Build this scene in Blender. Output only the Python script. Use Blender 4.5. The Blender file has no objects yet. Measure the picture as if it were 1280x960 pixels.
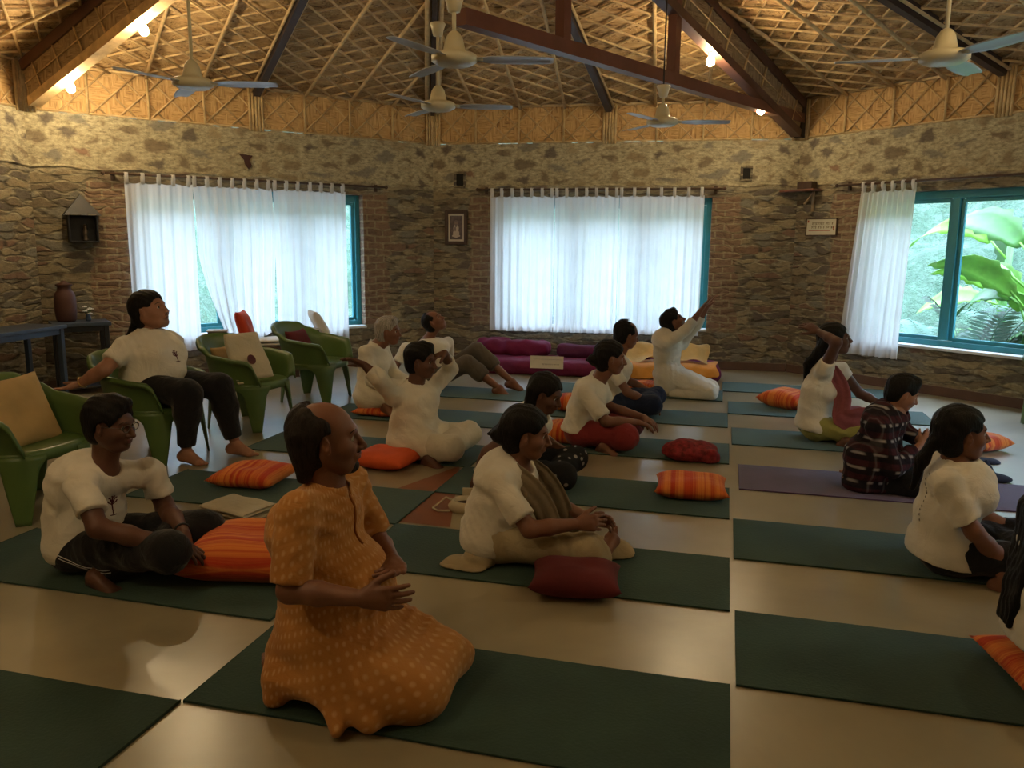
import bpy, bmesh, math, random
import numpy as np
from mathutils import Vector, Matrix
random.seed(7); np.random.seed(7)
scene = bpy.context.scene
COL = scene.collection
R_ = math.radians

# ------------------------------------------------------------------ objects
def link(o):
    COL.objects.link(o); return o
def empty(name, loc=(0,0,0), rz=0.0, parent=None):
    o = bpy.data.objects.new(name, None); link(o)
    o.location = loc; o.rotation_euler = (0,0,rz); o.empty_display_size = .1
    if parent: o.parent = parent
    return o
def tag(o, label=None, cat=None, group=None, kind=None):
    if label: o['label'] = label
    if cat: o['category'] = cat
    if group: o['group'] = group
    if kind: o['kind'] = kind
    return o
def mesh_obj(name, V, F, mats, parent=None, mi=None, smooth=True):
    me = bpy.data.meshes.new(name)
    me.from_pydata([tuple(map(float,v)) for v in V], [], [tuple(int(i) for i in f) for f in F])
    if not isinstance(mats,(list,tuple)): mats=[mats]
    for m in mats: me.materials.append(m)
    if mi is not None: me.polygons.foreach_set('material_index', np.asarray(mi,dtype=np.int32))
    me.polygons.foreach_set('use_smooth', np.full(len(me.polygons), smooth))
    me.update()
    o = bpy.data.objects.new(name, me); link(o)
    if parent: o.parent = parent
    return o
class MB:
    """collects shapes, builds one mesh object"""
    def __init__(s): s.V=[]; s.F=[]; s.M=[]
    def add(s, V, F, m=0):
        n=len(s.V); s.V+= [tuple(v) for v in V]; s.F+=[tuple(i+n for i in f) for f in F]; s.M+=[m]*len(F)
    def box(s, c, size, rz=0, m=0, rot=None):
        x,y,z=[a/2 for a in size]
        P=[Vector((a*x,b*y,d*z)) for d in(-1,1) for b in(-1,1) for a in(-1,1)]
        Mx = rot if rot is not None else Matrix.Rotation(rz,3,'Z')
        P=[Mx@p+Vector(c) for p in P]
        s.add(P,[(0,2,3,1),(4,5,7,6),(0,1,5,4),(2,6,7,3),(0,4,6,2),(1,3,7,5)],m)
    def tube(s, pts, r, n=8, m=0, cap=True, flat=None):
        pts=[Vector(p) for p in pts]
        if not hasattr(r,'__len__'): r=[r]*len(pts)
        V=[];F=[]
        up=None
        for i,p in enumerate(pts):
            t=(pts[min(i+1,len(pts)-1)]-pts[max(i-1,0)]).normalized()
            if up is None:
                up=Vector((0,0,1)) if abs(t.z)<.9 else Vector((1,0,0))
            a=t.cross(up).normalized(); b=a.cross(t).normalized(); up=b
            for k in range(n):
                an=2*math.pi*k/n
                V.append(p+a*math.cos(an)*r[i]+b*math.sin(an)*r[i])
        for i in range(len(pts)-1):
            for k in range(n):
                k2=(k+1)%n
                F.append((i*n+k,i*n+k2,(i+1)*n+k2,(i+1)*n+k))
        if cap:
            F.append(tuple(range(n))[::-1]); F.append(tuple((len(pts)-1)*n+k for k in range(n)))
        s.add(V,F,m)
    def lathe(s, prof, c=(0,0,0), n=20, m=0):
        V=[];F=[]
        for r,z in prof:
            for k in range(n):
                an=2*math.pi*k/n; V.append((c[0]+r*math.cos(an),c[1]+r*math.sin(an),c[2]+z))
        for i in range(len(prof)-1):
            for k in range(n):
                k2=(k+1)%n; F.append((i*n+k,i*n+k2,(i+1)*n+k2,(i+1)*n+k))
        F.append(tuple(range(n))[::-1]); F.append(tuple((len(prof)-1)*n+k for k in range(n)))
        s.add(V,F,m)
    def grid(s, P, m=0, close=False):
        """P: rows of points"""
        a=len(P);b=len(P[0]);V=[p for r in P for p in r]
        F=[(i*b+j,i*b+j+1,(i+1)*b+j+1,(i+1)*b+j) for i in range(a-1) for j in range(b-1)]
        if close: F+=[(i*b+b-1,i*b,(i+1)*b,(i+1)*b+b-1) for i in range(a-1)]
        s.add(V,F,m)
    def build(s, name, mats, parent=None, smooth=False, bevel=0, solid=0, sub=0, loc=None, rz=None):
        o=mesh_obj(name,s.V,s.F,mats,parent,s.M,smooth)
        if loc is not None: o.location=loc
        if rz is not None: o.rotation_euler=(0,0,rz)
        if solid:
            md=o.modifiers.new('s','SOLIDIFY'); md.thickness=solid; md.offset=0
        if bevel:
            md=o.modifiers.new('b','BEVEL'); md.width=bevel; md.segments=2; md.limit_method='ANGLE'
        if sub:
            md=o.modifiers.new('d','SUBSURF'); md.levels=sub; md.render_levels=sub
        return o

# ------------------------------------------------------------------ materials
MATS={}
class NT:
    def __init__(s, mat):
        s.t=mat.node_tree; s.n=s.t.nodes; s.l=s.t.links
    def new(s, typ, **kw):
        n=s.n.new(typ)
        for k,v in kw.items():
            if k.startswith('_'): setattr(n,k[1:],v)
        for k,v in kw.items():
            if not k.startswith('_'):
                key=int(k[1:]) if k[0]=='i' and k[1:].isdigit() else k.replace('_',' ')
                s.set(n,key,v)
        return n
    def set(s,n,key,v):
        inp=n.inputs[key]
        if isinstance(v,bpy.types.NodeSocket): s.l.new(v,inp)
        else: inp.default_value=v
    def math(s,op,a,b=None,c=None):
        n=s.n.new('ShaderNodeMath'); n.operation=op
        s.set(n,0,a)
        if b is not None: s.set(n,1,b)
        if c is not None: s.set(n,2,c)
        return n.outputs[0]
    def mix(s,f,a,b,blend='MIX'):
        n=s.n.new('ShaderNodeMix'); n.data_type='RGBA'; n.blend_type=blend
        s.set(n,0,f); s.set(n,6,a); s.set(n,7,b); return n.outputs[2]
    def ramp(s,f,stops,interp='LINEAR'):
        n=s.n.new('ShaderNodeValToRGB'); n.color_ramp.interpolation=interp
        e=n.color_ramp.elements
        while len(e)<len(stops): e.new(.5)
        for i,(p,c) in enumerate(stops):
            e[i].position=p; e[i].color=c4(c)
        s.set(n,0,f); return n.outputs[0]
    def mapr(s,v,a,b,c=0.,d=1.):
        n=s.n.new('ShaderNodeMapRange'); s.set(n,0,v)
        for i,x in enumerate((a,b,c,d)): n.inputs[i+1].default_value=x
        return n.outputs[0]
def c4(c): return (c[0],c[1],c[2],1.) if len(c)==3 else c
def srgb(h):
    h=h.lstrip('#'); v=[int(h[i:i+2],16)/255 for i in (0,2,4)]
    return tuple((x/12.92 if x<=.04045 else ((x+.055)/1.055)**2.4) for x in v)
def newmat(name, rough=.8, col=(.5,.5,.5), metal=0., spec=.5):
    m=bpy.data.materials.new(name); m.use_nodes=True
    nt=NT(m); b=nt.n['Principled BSDF']
    b.inputs['Base Color'].default_value=c4(col); b.inputs['Roughness'].default_value=rough
    b.inputs['Metallic'].default_value=metal; b.inputs['Specular IOR Level'].default_value=spec
    return m,nt,b
def noise(nt, vec, scale, detail=3, rough=.5, dist=0.):
    n=nt.new('ShaderNodeTexNoise',Scale=scale,Detail=detail,Roughness=rough,Distortion=dist)
    if vec is not None: nt.l.new(vec,n.inputs['Vector'])
    return n.outputs['Fac']
def objco(nt, scale=(1,1,1), rot=(0,0,0)):
    tc=nt.new('ShaderNodeTexCoord'); mp=nt.new('ShaderNodeMapping')
    nt.l.new(tc.outputs['Object'],mp.inputs['Vector'])
    mp.inputs['Scale'].default_value=scale; mp.inputs['Rotation'].default_value=rot
    return mp.outputs['Vector']
def bump(nt,b,h,strength=.3,dist=.01):
    n=nt.new('ShaderNodeBump',Strength=strength,Distance=dist); nt.l.new(h,n.inputs['Height'])
    nt.l.new(n.outputs[0],b.inputs['Normal'])
def simple(name,col,rough=.7,var=.12,scale=8,metal=0,bs=.15,bscale=60,spec=.4,bd=.004):
    """plain coloured procedural material with mottling and fine bump"""
    if name in MATS: return MATS[name]
    m,nt,b=newmat(name,rough,col,metal,spec)
    v=objco(nt)
    f=noise(nt,v,scale,4,.6)
    lo=tuple(max(0,x*(1-var)) for x in col); hi=tuple(min(1,x*(1+var)) for x in col)
    nt.l.new(nt.ramp(f,[(.3,lo),(.7,hi)]),b.inputs['Base Color'])
    if bs: bump(nt,b,noise(nt,v,bscale,2),bs,bd)
    MATS[name]=m; return m
def cloth(name,col,var=.08,rough=.95,wrinkle=.5):
    if name in MATS: return MATS[name]
    m,nt,b=newmat(name,rough,col,0,.15)
    v=objco(nt)
    f=noise(nt,v,5,3)
    lo=tuple(x*(1-var) for x in col); hi=tuple(min(1,x*(1+var)) for x in col)
    nt.l.new(nt.ramp(f,[(.3,lo),(.7,hi)]),b.inputs['Base Color'])
    w=noise(nt,v,11,3,.5,1.2)
    wv=noise(nt,v,400,1)
    h=nt.math('ADD',nt.math('MULTIPLY',w,1.0),nt.math('MULTIPLY',wv,.06))
    bump(nt,b,h,wrinkle,.02)
    b.inputs['Sheen Weight'].default_value=.15
    MATS[name]=m; return m
def skin(name,col):
    if name in MATS: return MATS[name]
    m,nt,b=newmat(name,.5,col,0,.35)
    v=objco(nt)
    f=noise(nt,v,9,4,.6)
    lo=(col[0]*.86,col[1]*.82,col[2]*.82); hi=(min(1,col[0]*1.1),col[1]*1.1,col[2]*1.1)
    nt.l.new(nt.ramp(f,[(.3,lo),(.7,hi)]),b.inputs['Base Color'])
    bump(nt,b,noise(nt,v,260,2),.12,.002)
    MATS[name]=m; return m
def hairmat(name,col=(.012,.009,.008)):
    if name in MATS: return MATS[name]
    m,nt,b=newmat(name,.55,col,0,.18)
    v=objco(nt,(60,60,9))
    f=noise(nt,v,2.2,3,.6,.6)
    nt.l.new(nt.ramp(f,[(.3,tuple(x*.55 for x in col)),(.75,tuple(x*1.9 for x in col))]),b.inputs['Base Color'])
    bump(nt,b,f,.6,.01)
    MATS[name]=m; return m

# ------------------------------------------------------------------ soft-body field modelling
class Field:
    def __init__(s, lo, hi, h):
        s.lo=np.array(lo,float)-3*h; s.h=h
        n=np.ceil((np.array(hi,float)+3*h-s.lo)/h).astype(int)+1
        s.n=n; s.f=np.full(n,.25,np.float32); s.m=np.zeros(n,np.uint8)
    def sl(s,lo,hi):
        a=np.clip(np.floor((np.array(lo)-s.lo)/s.h).astype(int),0,s.n); b=np.clip(np.ceil((np.array(hi)-s.lo)/s.h).astype(int)+1,0,s.n)
        if (b<=a).any(): return None
        ax=[(s.lo[i]+s.h*np.arange(a[i],b[i])).astype(np.float32) for i in range(3)]
        return (slice(a[0],b[0]),slice(a[1],b[1]),slice(a[2],b[2])), ax[0][:,None,None],ax[1][None,:,None],ax[2][None,None,:]
    def comb(s,S,d,k,mat,op='u'):
        f=s.f[S]
        if op=='u':
            if mat is not None: s.m[S]=np.where(d<f,mat,s.m[S])
            k=max(k,1e-5); hh=np.clip(.5+.5*(f-d)/k,0,1); s.f[S]=f+(d-f)*hh-k*hh*(1-hh)
        elif op=='s':
            k=max(k,1e-5); hh=np.clip(.5-.5*(f+d)/k,0,1); s.f[S]=f+(-d-f)*hh+k*hh*(1-hh)
        elif op=='m':
            s.m[S]=np.where(d<0,mat,s.m[S])
    def cap(s,a,b,ra,rb=None,k=.02,mat=0,flat=None,op='u',clip=None):
        if rb is None: rb=ra
        a=np.array(a,float);b=np.array(b,float);R=max(ra,rb)*(max(1,flat[1]) if flat else 1)+k+2*s.h
        q=s.sl(np.minimum(a,b)-R,np.maximum(a,b)+R)
        if q is None: return
        S,X,Y,Z=q; ba=b-a; L=max(ba@ba,1e-9)
        t=np.clip(((X-a[0])*ba[0]+(Y-a[1])*ba[1]+(Z-a[2])*ba[2])/L,0,1)
        x=X-a[0]-t*ba[0];y=Y-a[1]-t*ba[1];z=Z-a[2]-t*ba[2]
        q2=x*x+y*y+z*z
        if flat:
            n=np.array(flat[0],float);n/=np.linalg.norm(n);sc=flat[1]
            c=x*n[0]+y*n[1]+z*n[2]; q2=q2-c*c+(c/sc)**2
        d=np.sqrt(np.maximum(q2,0))-(ra+(rb-ra)*t)
        if clip is not None:
            for p,nn in clip:
                d=np.maximum(d,(X-p[0])*nn[0]+(Y-p[1])*nn[1]+(Z-p[2])*nn[2])
        s.comb(S,d.astype(np.float32),k,mat,op)
    def ell(s,c,r,A=None,k=.02,mat=0,op='u'):
        c=np.array(c,float);r=np.array(r,float);R=r.max()+k+2*s.h
        q=s.sl(c-R,c+R)
        if q is None: return
        S,X,Y,Z=q;x=X-c[0];y=Y-c[1];z=Z-c[2]
        if A is not None:
            A=np.array(A,float)
            x,y,z=[x*A[i][0]+y*A[i][1]+z*A[i][2] for i in range(3)]
        k0=np.sqrt((x/r[0])**2+(y/r[1])**2+(z/r[2])**2);k1=np.sqrt((x/r[0]**2)**2+(y/r[1]**2)**2+(z/r[2]**2)**2)
        d=k0*(k0-1)/np.maximum(k1,1e-6)
        s.comb(S,d.astype(np.float32),k,mat,op)
    def xyz(s):
        return [(s.lo[i]+s.h*np.arange(s.n[i])).astype(np.float32).reshape([-1 if j==i else 1 for j in range(3)]) for i in range(3)]
    def plane(s,p,n):
        X,Y,Z=s.xyz(); n=np.array(n,float); n/=np.linalg.norm(n)
        s.f=np.maximum(s.f,((X-p[0])*n[0]+(Y-p[1])*n[1]+(Z-p[2])*n[2]).astype(np.float32))
    def wrinkle(s,amp,freq=22,seed=0,dirn=(0,0,1)):
        X,Y,Z=s.xyz(); a=seed*1.7; d=dirn
        u=X*d[0]+Y*d[1]+Z*d[2]
        w=np.sin(freq*u+2.2*np.sin(9*X+5*Z+a)+1.8*np.sin(8*Y-6*X+a*2)+1.3*np.sin(13*Z+7*Y+a))
        w2=np.sin(freq*1.9*(u+.35*X-.2*Y)+2.5*np.sin(15*Y+11*Z-a)+2*np.sin(12*X+a*3))
        s.f=s.f+(amp*(.65*w+.35*w2)).astype(np.float32)
    def folds(s,c,R,amp,freq,dirn,seed=0):
        """sharp-crested cloth creases fading out from c"""
        q=s.sl(np.array(c)-R*1.3,np.array(c)+R*1.3)
        if q is None: return
        S,X,Y,Z=q; x=X-c[0];y=Y-c[1];z=Z-c[2]; a=seed*2.3
        fade=np.clip(1-(x*x+y*y+z*z)/(R*R*1.4),0,1)**1.2
        u=x*dirn[0]+y*dirn[1]+z*dirn[2]
        w=np.sin(freq*u+2.4*np.sin(7*x+5*y+a)+1.6*np.sin(9*z-8*y+a*1.3)+1.2*np.sin(17*x+13*z+a))
        m=.5+.5*np.sin(11*x+9*y-10*z+a*1.9)
        s.f[S]+=(amp*(.35-(1-np.abs(w))**1.5)*m*fade).astype(np.float32)
    def net(s):
        f=s.f; ins=f<0
        c=[(i,j,k) for i in(0,1) for j in(0,1) for k in(0,1)]
        n=np.array(f.shape)-1
        cnt=np.zeros(n,np.int8)
        for i,j,k in c: cnt+=ins[i:i+n[0],j:j+n[1],k:k+n[2]]
        act=(cnt>0)&(cnt<8); ijk=np.argwhere(act)
        idx=np.full(n,-1,np.int64); idx[act]=np.arange(len(ijk))
        cv=np.stack([f[ijk[:,0]+i,ijk[:,1]+j,ijk[:,2]+k] for i,j,k in c],1)
        acc=np.zeros((len(ijk),3));w=np.zeros(len(ijk))
        for a in range(8):
            for b in range(a+1,8):
                da=np.array(c[b])-np.array(c[a])
                if np.abs(da).sum()!=1: continue
                fa=cv[:,a];fb=cv[:,b];x=(fa<0)!=(fb<0)
                t=np.where(x,fa/np.where(x,fa-fb,1),0)
                acc+=np.where(x[:,None],np.array(c[a])+t[:,None]*da,0);w+=x
        V=s.lo+s.h*(ijk+acc/w[:,None])
        mi=s.m[ijk[:,0],ijk[:,1],ijk[:,2]]
        F=[]
        for ax in range(3):
            sh=[slice(None)]*3; sh2=[slice(None)]*3; sh[ax]=slice(0,-1); sh2[ax]=slice(1,None)
            e=ins[tuple(sh)]!=ins[tuple(sh2)]
            o=[i for i in range(3) if i!=ax]
            P=np.argwhere(e)
            ok=(P[:,o[0]]>0)&(P[:,o[1]]>0)&(P[:,o[0]]<n[o[0]])&(P[:,o[1]]<n[o[1]])
            P=P[ok]
            def g(da,db):
                Q=P.copy();Q[:,o[0]]-=da;Q[:,o[1]]-=db;return idx[Q[:,0],Q[:,1],Q[:,2]]
            q=np.stack([g(1,1),g(0,1),g(0,0),g(1,0)],1)
            flip=ins[P[:,0],P[:,1],P[:,2]]
            if ax==1: flip=~flip
            q=np.where(flip[:,None],q,q[:,::-1])
            F.append(q)
        F=np.concatenate(F); F=F[(F>=0).all(1)]
        return V,F,mi
def np_obj(name, parts, mats, parent=None, relax=1):
    """parts: list of (V,F,mi) joined in one mesh"""
    Vs=[];Fs=[];Ms=[];n=0
    for V,F,mi in parts:
        if len(F)==0: continue
        for _ in range(relax):
            acc=np.zeros_like(V);w=np.zeros(len(V))
            for a,b in ((0,1),(1,2),(2,3),(3,0)):
                np.add.at(acc,F[:,a],V[F[:,b]]);np.add.at(w,F[:,a],1)
                np.add.at(acc,F[:,b],V[F[:,a]]);np.add.at(w,F[:,b],1)
            V=np.where(w[:,None]>0,V*.5+.5*acc/np.maximum(w,1)[:,None],V)
        Vs.append(V);Fs.append(F+n);Ms.append(np.median(mi[F],axis=1).astype(np.int32));n+=len(V)
    V=np.concatenate(Vs);F=np.concatenate(Fs);M=np.concatenate(Ms)
    me=bpy.data.meshes.new(name)
    me.vertices.add(len(V)); me.vertices.foreach_set('co',V.astype(np.float32).ravel())
    me.loops.add(len(F)*4); me.loops.foreach_set('vertex_index',F.astype(np.int32).ravel())
    me.polygons.add(len(F)); me.polygons.foreach_set('loop_start',np.arange(0,len(F)*4,4,dtype=np.int32))
    me.update(calc_edges=True)
    for m in mats: me.materials.append(m)
    me.polygons.foreach_set('material_index',np.minimum(M,len(mats)-1).astype(np.int32))
    me.polygons.foreach_set('use_smooth',np.ones(len(F),bool))
    me.validate(); me.update()
    o=bpy.data.objects.new(name,me); link(o)
    if parent: o.parent=parent
    return o
SKY=14.0; EXPO=0.36
# ================================================================== ROOM LAYOUT (metres)
TH=R_(3.94); S=4.5
VA=np.array([-3.809,7.361]); WT=2.77; BT=3.22
_m=VA+S/2*np.array([math.cos(TH),math.sin(TH)]); AP=S/2*(1+2**.5)
CEN=_m+np.array([math.sin(TH),-math.cos(TH)])*AP
def VX(k):
    an=TH+math.pi/2+math.pi/8-k*math.pi/4; r=AP/math.cos(math.pi/8)
    return CEN+r*np.array([math.cos(an),math.sin(an)])
APEX=Vector((-1.95,2.53,4.78))
def wdir(k):
    a=VX(k);b=VX(k+1);d=(b-a)/np.linalg.norm(b-a);return a,d
def wpt(k,s,off,z):   # off = distance inward from the wall face
    a,d=wdir(k); n=np.array([d[1],-d[0]]); p=a+d*s+n*off
    return Vector((p[0],p[1],z))
def wang(k):
    a,d=wdir(k); return math.atan2(d[1],d[0])
SIDES={-1:'left',0:'back',1:'right',2:'far_right',3:'right_rear',4:'rear',5:'left_rear',6:'far_left'}

# ------------------------------------------------------------------ materials of the room
def mat_stone():
    m,nt,b=newmat('rubble_stone',.93,spec=.25)
    tc=nt.new('ShaderNodeTexCoord'); sx=nt.new('ShaderNodeSeparateXYZ'); nt.l.new(tc.outputs['Object'],sx.inputs[0])
    x,y,z=sx.outputs
    nv=noise(nt,tc.outputs['Object'],2.6,3,.55); nv2=noise(nt,objco(nt,(1,1,1.3),(0,0,1)),3.1,3,.55)
    up=nt.mapr(nt.math('ADD',z,nt.math('MULTIPLY',nv,.12)),2.24,2.32)
    wx=nt.math('ADD',nt.math('ADD',x,y),nt.math('MULTIPLY',nt.math('SUBTRACT',nv,.5),.22))
    wz=nt.math('ADD',z,nt.math('MULTIPLY',nt.math('SUBTRACT',nv2,.5),.14))
    def vor(sx_,sz_,off):
        c=nt.new('ShaderNodeCombineXYZ'); nt.l.new(nt.math('MULTIPLY',wx,sx_),c.inputs[0]); nt.l.new(nt.math('MULTIPLY_ADD',wz,sz_,off),c.inputs[1])
        v=nt.new('ShaderNodeTexVoronoi',_voronoi_dimensions='2D',_feature='F1',Scale=1.,Randomness=.95); nt.l.new(c.outputs[0],v.inputs['Vector'])
        e=nt.new('ShaderNodeTexVoronoi',_voronoi_dimensions='2D',_feature='DISTANCE_TO_EDGE',Scale=1.,Randomness=.95); nt.l.new(c.outputs[0],e.inputs['Vector'])
        return v.outputs['Color'],e.outputs['Distance']
    c1,e1=vor(4.0,12.5,0.); c2,e2=vor(3.6,6.4,7.3)
    def pal(c,br):
        s=nt.new('ShaderNodeSeparateColor'); nt.l.new(c,s.inputs[0])
        base=nt.ramp(s.outputs[0],[(0,(.16*br,.125*br,.085*br)),(.2,(.225*br,.18*br,.115*br)),(.4,(.12*br,.10*br,.08*br)),(.6,(.27*br,.22*br,.14*br)),(.8,(.18*br,.165*br,.135*br)),(.95,(.19*br,.12*br,.085*br))],'CONSTANT')
        return base,s.outputs[1]
    p1,r1=pal(c1,.92); p2,r2=pal(c2,1.05)
    fine=noise(nt,objco(nt,(1,1,2.2)),15,7,.75); fine2=noise(nt,tc.outputs['Object'],5,5,.7)
    # mortar: narrow and patchy low down, broad and smeared above the ledge
    mw1=nt.math('MULTIPLY_ADD',fine2,.36,-.10); mw2=nt.math('MULTIPLY_ADD',fine2,.80,-.22)
    mk1=nt.math('SUBTRACT',1.,nt.math('MULTIPLY',nt.math('SUBTRACT',e1,mw1),9.)); mk2=nt.math('SUBTRACT',1.,nt.math('MULTIPLY',nt.math('SUBTRACT',e2,mw2),6.))
    cl=lambda v: nt.mapr(v,0,1)
    mor=nt.ramp(fine,[(.3,(.22,.185,.12)),(.55,(.36,.315,.215)),(.75,(.46,.41,.29))])
    strat=noise(nt,objco(nt,(1.6,1.6,24)),1.,4,.6)
    lowm=nt.mix(nt.mapr(strat,.42,.56),(.05,.04,.03,1),nt.mix(.35,mor,(.14,.12,.09,1)))
    col1=nt.mix(nt.math('MULTIPLY',cl(mk1),.8),p1,lowm); col2=nt.mix(cl(mk2),p2,mor)
    col=nt.mix(up,col1,col2)
    # brick quoins beside the windows
    bc=nt.new('ShaderNodeCombineXYZ'); nt.l.new(nt.math('MULTIPLY_ADD',nt.math('SUBTRACT',nv,.5),.05,x),bc.inputs[0]); nt.l.new(nt.math('MULTIPLY_ADD',nt.math('SUBTRACT',nv2,.5),.08,z),bc.inputs[1])
    br=nt.new('ShaderNodeTexBrick',Scale=1.,Mortar_Size=.012,Bias=-.2,Brick_Width=.21,Row_Height=.085)
    nt.l.new(bc.outputs[0],br.inputs['Vector'])
    br.inputs['Color1'].default_value=(.20,.125,.085,1);br.inputs['Color2'].default_value=(.13,.085,.06,1);br.inputs['Mortar'].default_value=(.25,.20,.13,1)
    br.inputs['Mortar Smooth'].default_value=.3
    dx=nt.math('ABSOLUTE',nt.math('SUBTRACT',x,2.18))
    q=nt.math('MULTIPLY',nt.mapr(nt.math('MULTIPLY_ADD',nv2,-.35,dx),1.50,1.53,1,0),nt.mapr(dx,1.2,1.25))
    q=nt.math('MULTIPLY',q,nt.mapr(z,2.1,2.16,1,0)); q=nt.math('MULTIPLY',q,nt.mapr(z,.45,.5,0,1))
    col=nt.mix(nt.math('MULTIPLY',q,.9),col,br.outputs['Color'])
    col=nt.mix(.75,col,nt.ramp(fine,[(.3,(.2,.2,.2)),(.5,(.62,.62,.62)),(.8,(1.0,1.0,.95))]),'MULTIPLY')
    col=nt.mix(1.,col,(1.62,1.62,1.55,1),'MULTIPLY')
    nt.l.new(col,b.inputs['Base Color'])
    h1=nt.mapr(e1,-.02,.16); h2=nt.mapr(e2,0,.2)
    h=nt.math('ADD',nt.math('MULTIPLY',nt.mix(up,h1,h2) if False else nt.math('ADD',nt.math('MULTIPLY',h1,nt.math('SUBTRACT',1.,up)),nt.math('MULTIPLY',h2,nt.math('MULTIPLY',up,.5))),.8),nt.math('MULTIPLY',fine,.9))
    h=nt.math('ADD',h,nt.math('MULTIPLY',r1,.5))
    bump(nt,b,h,.7,.02)
    return m
M_STONE=mat_stone()
def mat_floor():
    m,nt,b=newmat('polished_cement',.33,spec=1.)
    v=objco(nt)
    f=noise(nt,v,.9,5,.6,.6); f2=noise(nt,v,1.7,4,.55,.4)
    c=nt.ramp(f,[(.25,(.225,.195,.125)),(.5,(.30,.262,.17)),(.75,(.37,.328,.22))])
    c=nt.mix(.6,c,nt.ramp(f2,[(.28,(.74,.73,.70)),(.5,(.96,.96,.96)),(.74,(1.10,1.09,1.06))]),'MULTIPLY')
    nt.l.new(c,b.inputs['Base Color'])
    nt.l.new(nt.mapr(f2,.1,.9,.27,.29),b.inputs['Roughness'])
    bump(nt,b,noise(nt,v,4,3),.08,.01)
    return m
M_FLOOR=mat_floor()
def mat_woven(name,c1,c2,scale=1.,dark=(.12,.065,.025)):
    """split-bamboo matting: short crossing slivers"""
    m,nt,b=newmat(name,.75,spec=.3)
    v=objco(nt)
    a=noise(nt,objco(nt,(38*scale,38*scale,3.2*scale),(0,0,.5)),1.,3,.7); bb=noise(nt,objco(nt,(5*scale,5*scale,52*scale),(.2,.1,0)),1.,3,.7)
    ch=noise(nt,v,7*scale,1,.4)
    w=nt.mapr(ch,.47,.53)
    g=nt.math('ADD',nt.math('MULTIPLY',a,w),nt.math('MULTIPLY',bb,nt.math('SUBTRACT',1.,w)))
    c=nt.ramp(g,[(.33,dark),(.43,c1),(.6,c2),(.75,tuple(min(1,x*1.3) for x in c2))])
    lg=noise(nt,v,.9,4,.6)
    c=nt.mix(.6,c,nt.ramp(lg,[(.3,(.62,.6,.58)),(.7,(1.15,1.1,1.05))]),'MULTIPLY')
    nt.l.new(c,b.inputs['Base Color']); bump(nt,b,g,.7,.012)
    return m
M_ROOF=mat_woven('bamboo_mat_roof',(.42,.27,.12),(.58,.40,.19))
M_BAND=mat_woven('bamboo_mat_band',(.45,.28,.115),(.58,.39,.18),1.3,(.2,.11,.045))
M_BAMBOO=simple('bamboo_pole',(.52,.37,.18),.5,.25,14,bs=.2)
M_BAMBOO2=simple('bamboo_lath',(.50,.345,.165),.6,.3,9,bs=.2)
M_STEEL=simple('brown_steel',(.085,.038,.024),.45,.25,5)
M_STEELD=simple('dark_steel',(.035,.024,.02),.5,.25,5)
M_RED=simple('red_oxide',(.11,.06,.04),.5,.25,3)
M_TEAL=simple('teal_paint',(.035,.23,.27),.4,.12,6)
M_WHITE=simple('white_sill',(.62,.64,.64),.5,.06,6)
M_WOODD=simple('dark_wood',(.06,.032,.018),.5,.3,10)
def mat_glass():
    m=bpy.data.materials.new('window_glass'); m.use_nodes=True; nt=NT(m); nt.n.remove(nt.n['Principled BSDF'])
    t=nt.new('ShaderNodeBsdfTransparent'); t.inputs[0].default_value=(.93,.98,.99,1)
    g=nt.new('ShaderNodeBsdfGlossy',Roughness=.03); mx=nt.new('ShaderNodeMixShader')
    mx.inputs[0].default_value=.07; nt.l.new(t.outputs[0],mx.inputs[1]); nt.l.new(g.outputs[0],mx.inputs[2])
    nt.l.new(mx.outputs[0],nt.n['Material Output'].inputs[0]); return m
M_GLASS=mat_glass()
def mat_curtain():
    m=bpy.data.materials.new('sheer_cotton'); m.use_nodes=True; nt=NT(m); nt.n.remove(nt.n['Principled BSDF'])
    d=nt.new('ShaderNodeBsdfDiffuse'); t=nt.new('ShaderNodeBsdfTranslucent'); mx=nt.new('ShaderNodeMixShader')
    v=objco(nt,(1,1,1)); f=noise(nt,v,3,3)
    c=nt.ramp(f,[(.3,(.76,.74,.70)),(.7,(.84,.82,.78))])
    nt.l.new(c,d.inputs[0]); nt.l.new(c,t.inputs[0]); mx.inputs[0].default_value=.50
    nt.l.new(d.outputs[0],mx.inputs[1]); nt.l.new(t.outputs[0],mx.inputs[2])
    tr=nt.new('ShaderNodeBsdfTransparent'); m2=nt.new('ShaderNodeMixShader'); m2.inputs[0].default_value=.05
    nt.l.new(mx.outputs[0],m2.inputs[1]); nt.l.new(tr.outputs[0],m2.inputs[2])
    bm_=nt.new('ShaderNodeBump',Strength=.25,Distance=.005); nt.l.new(noise(nt,v,22,2),bm_.inputs['Height']); nt.l.new(bm_.outputs[0],d.inputs['Normal'])
    nt.l.new(m2.outputs[0],nt.n['Material Output'].inputs[0]); return m
M_CURT=mat_curtain()

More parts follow.
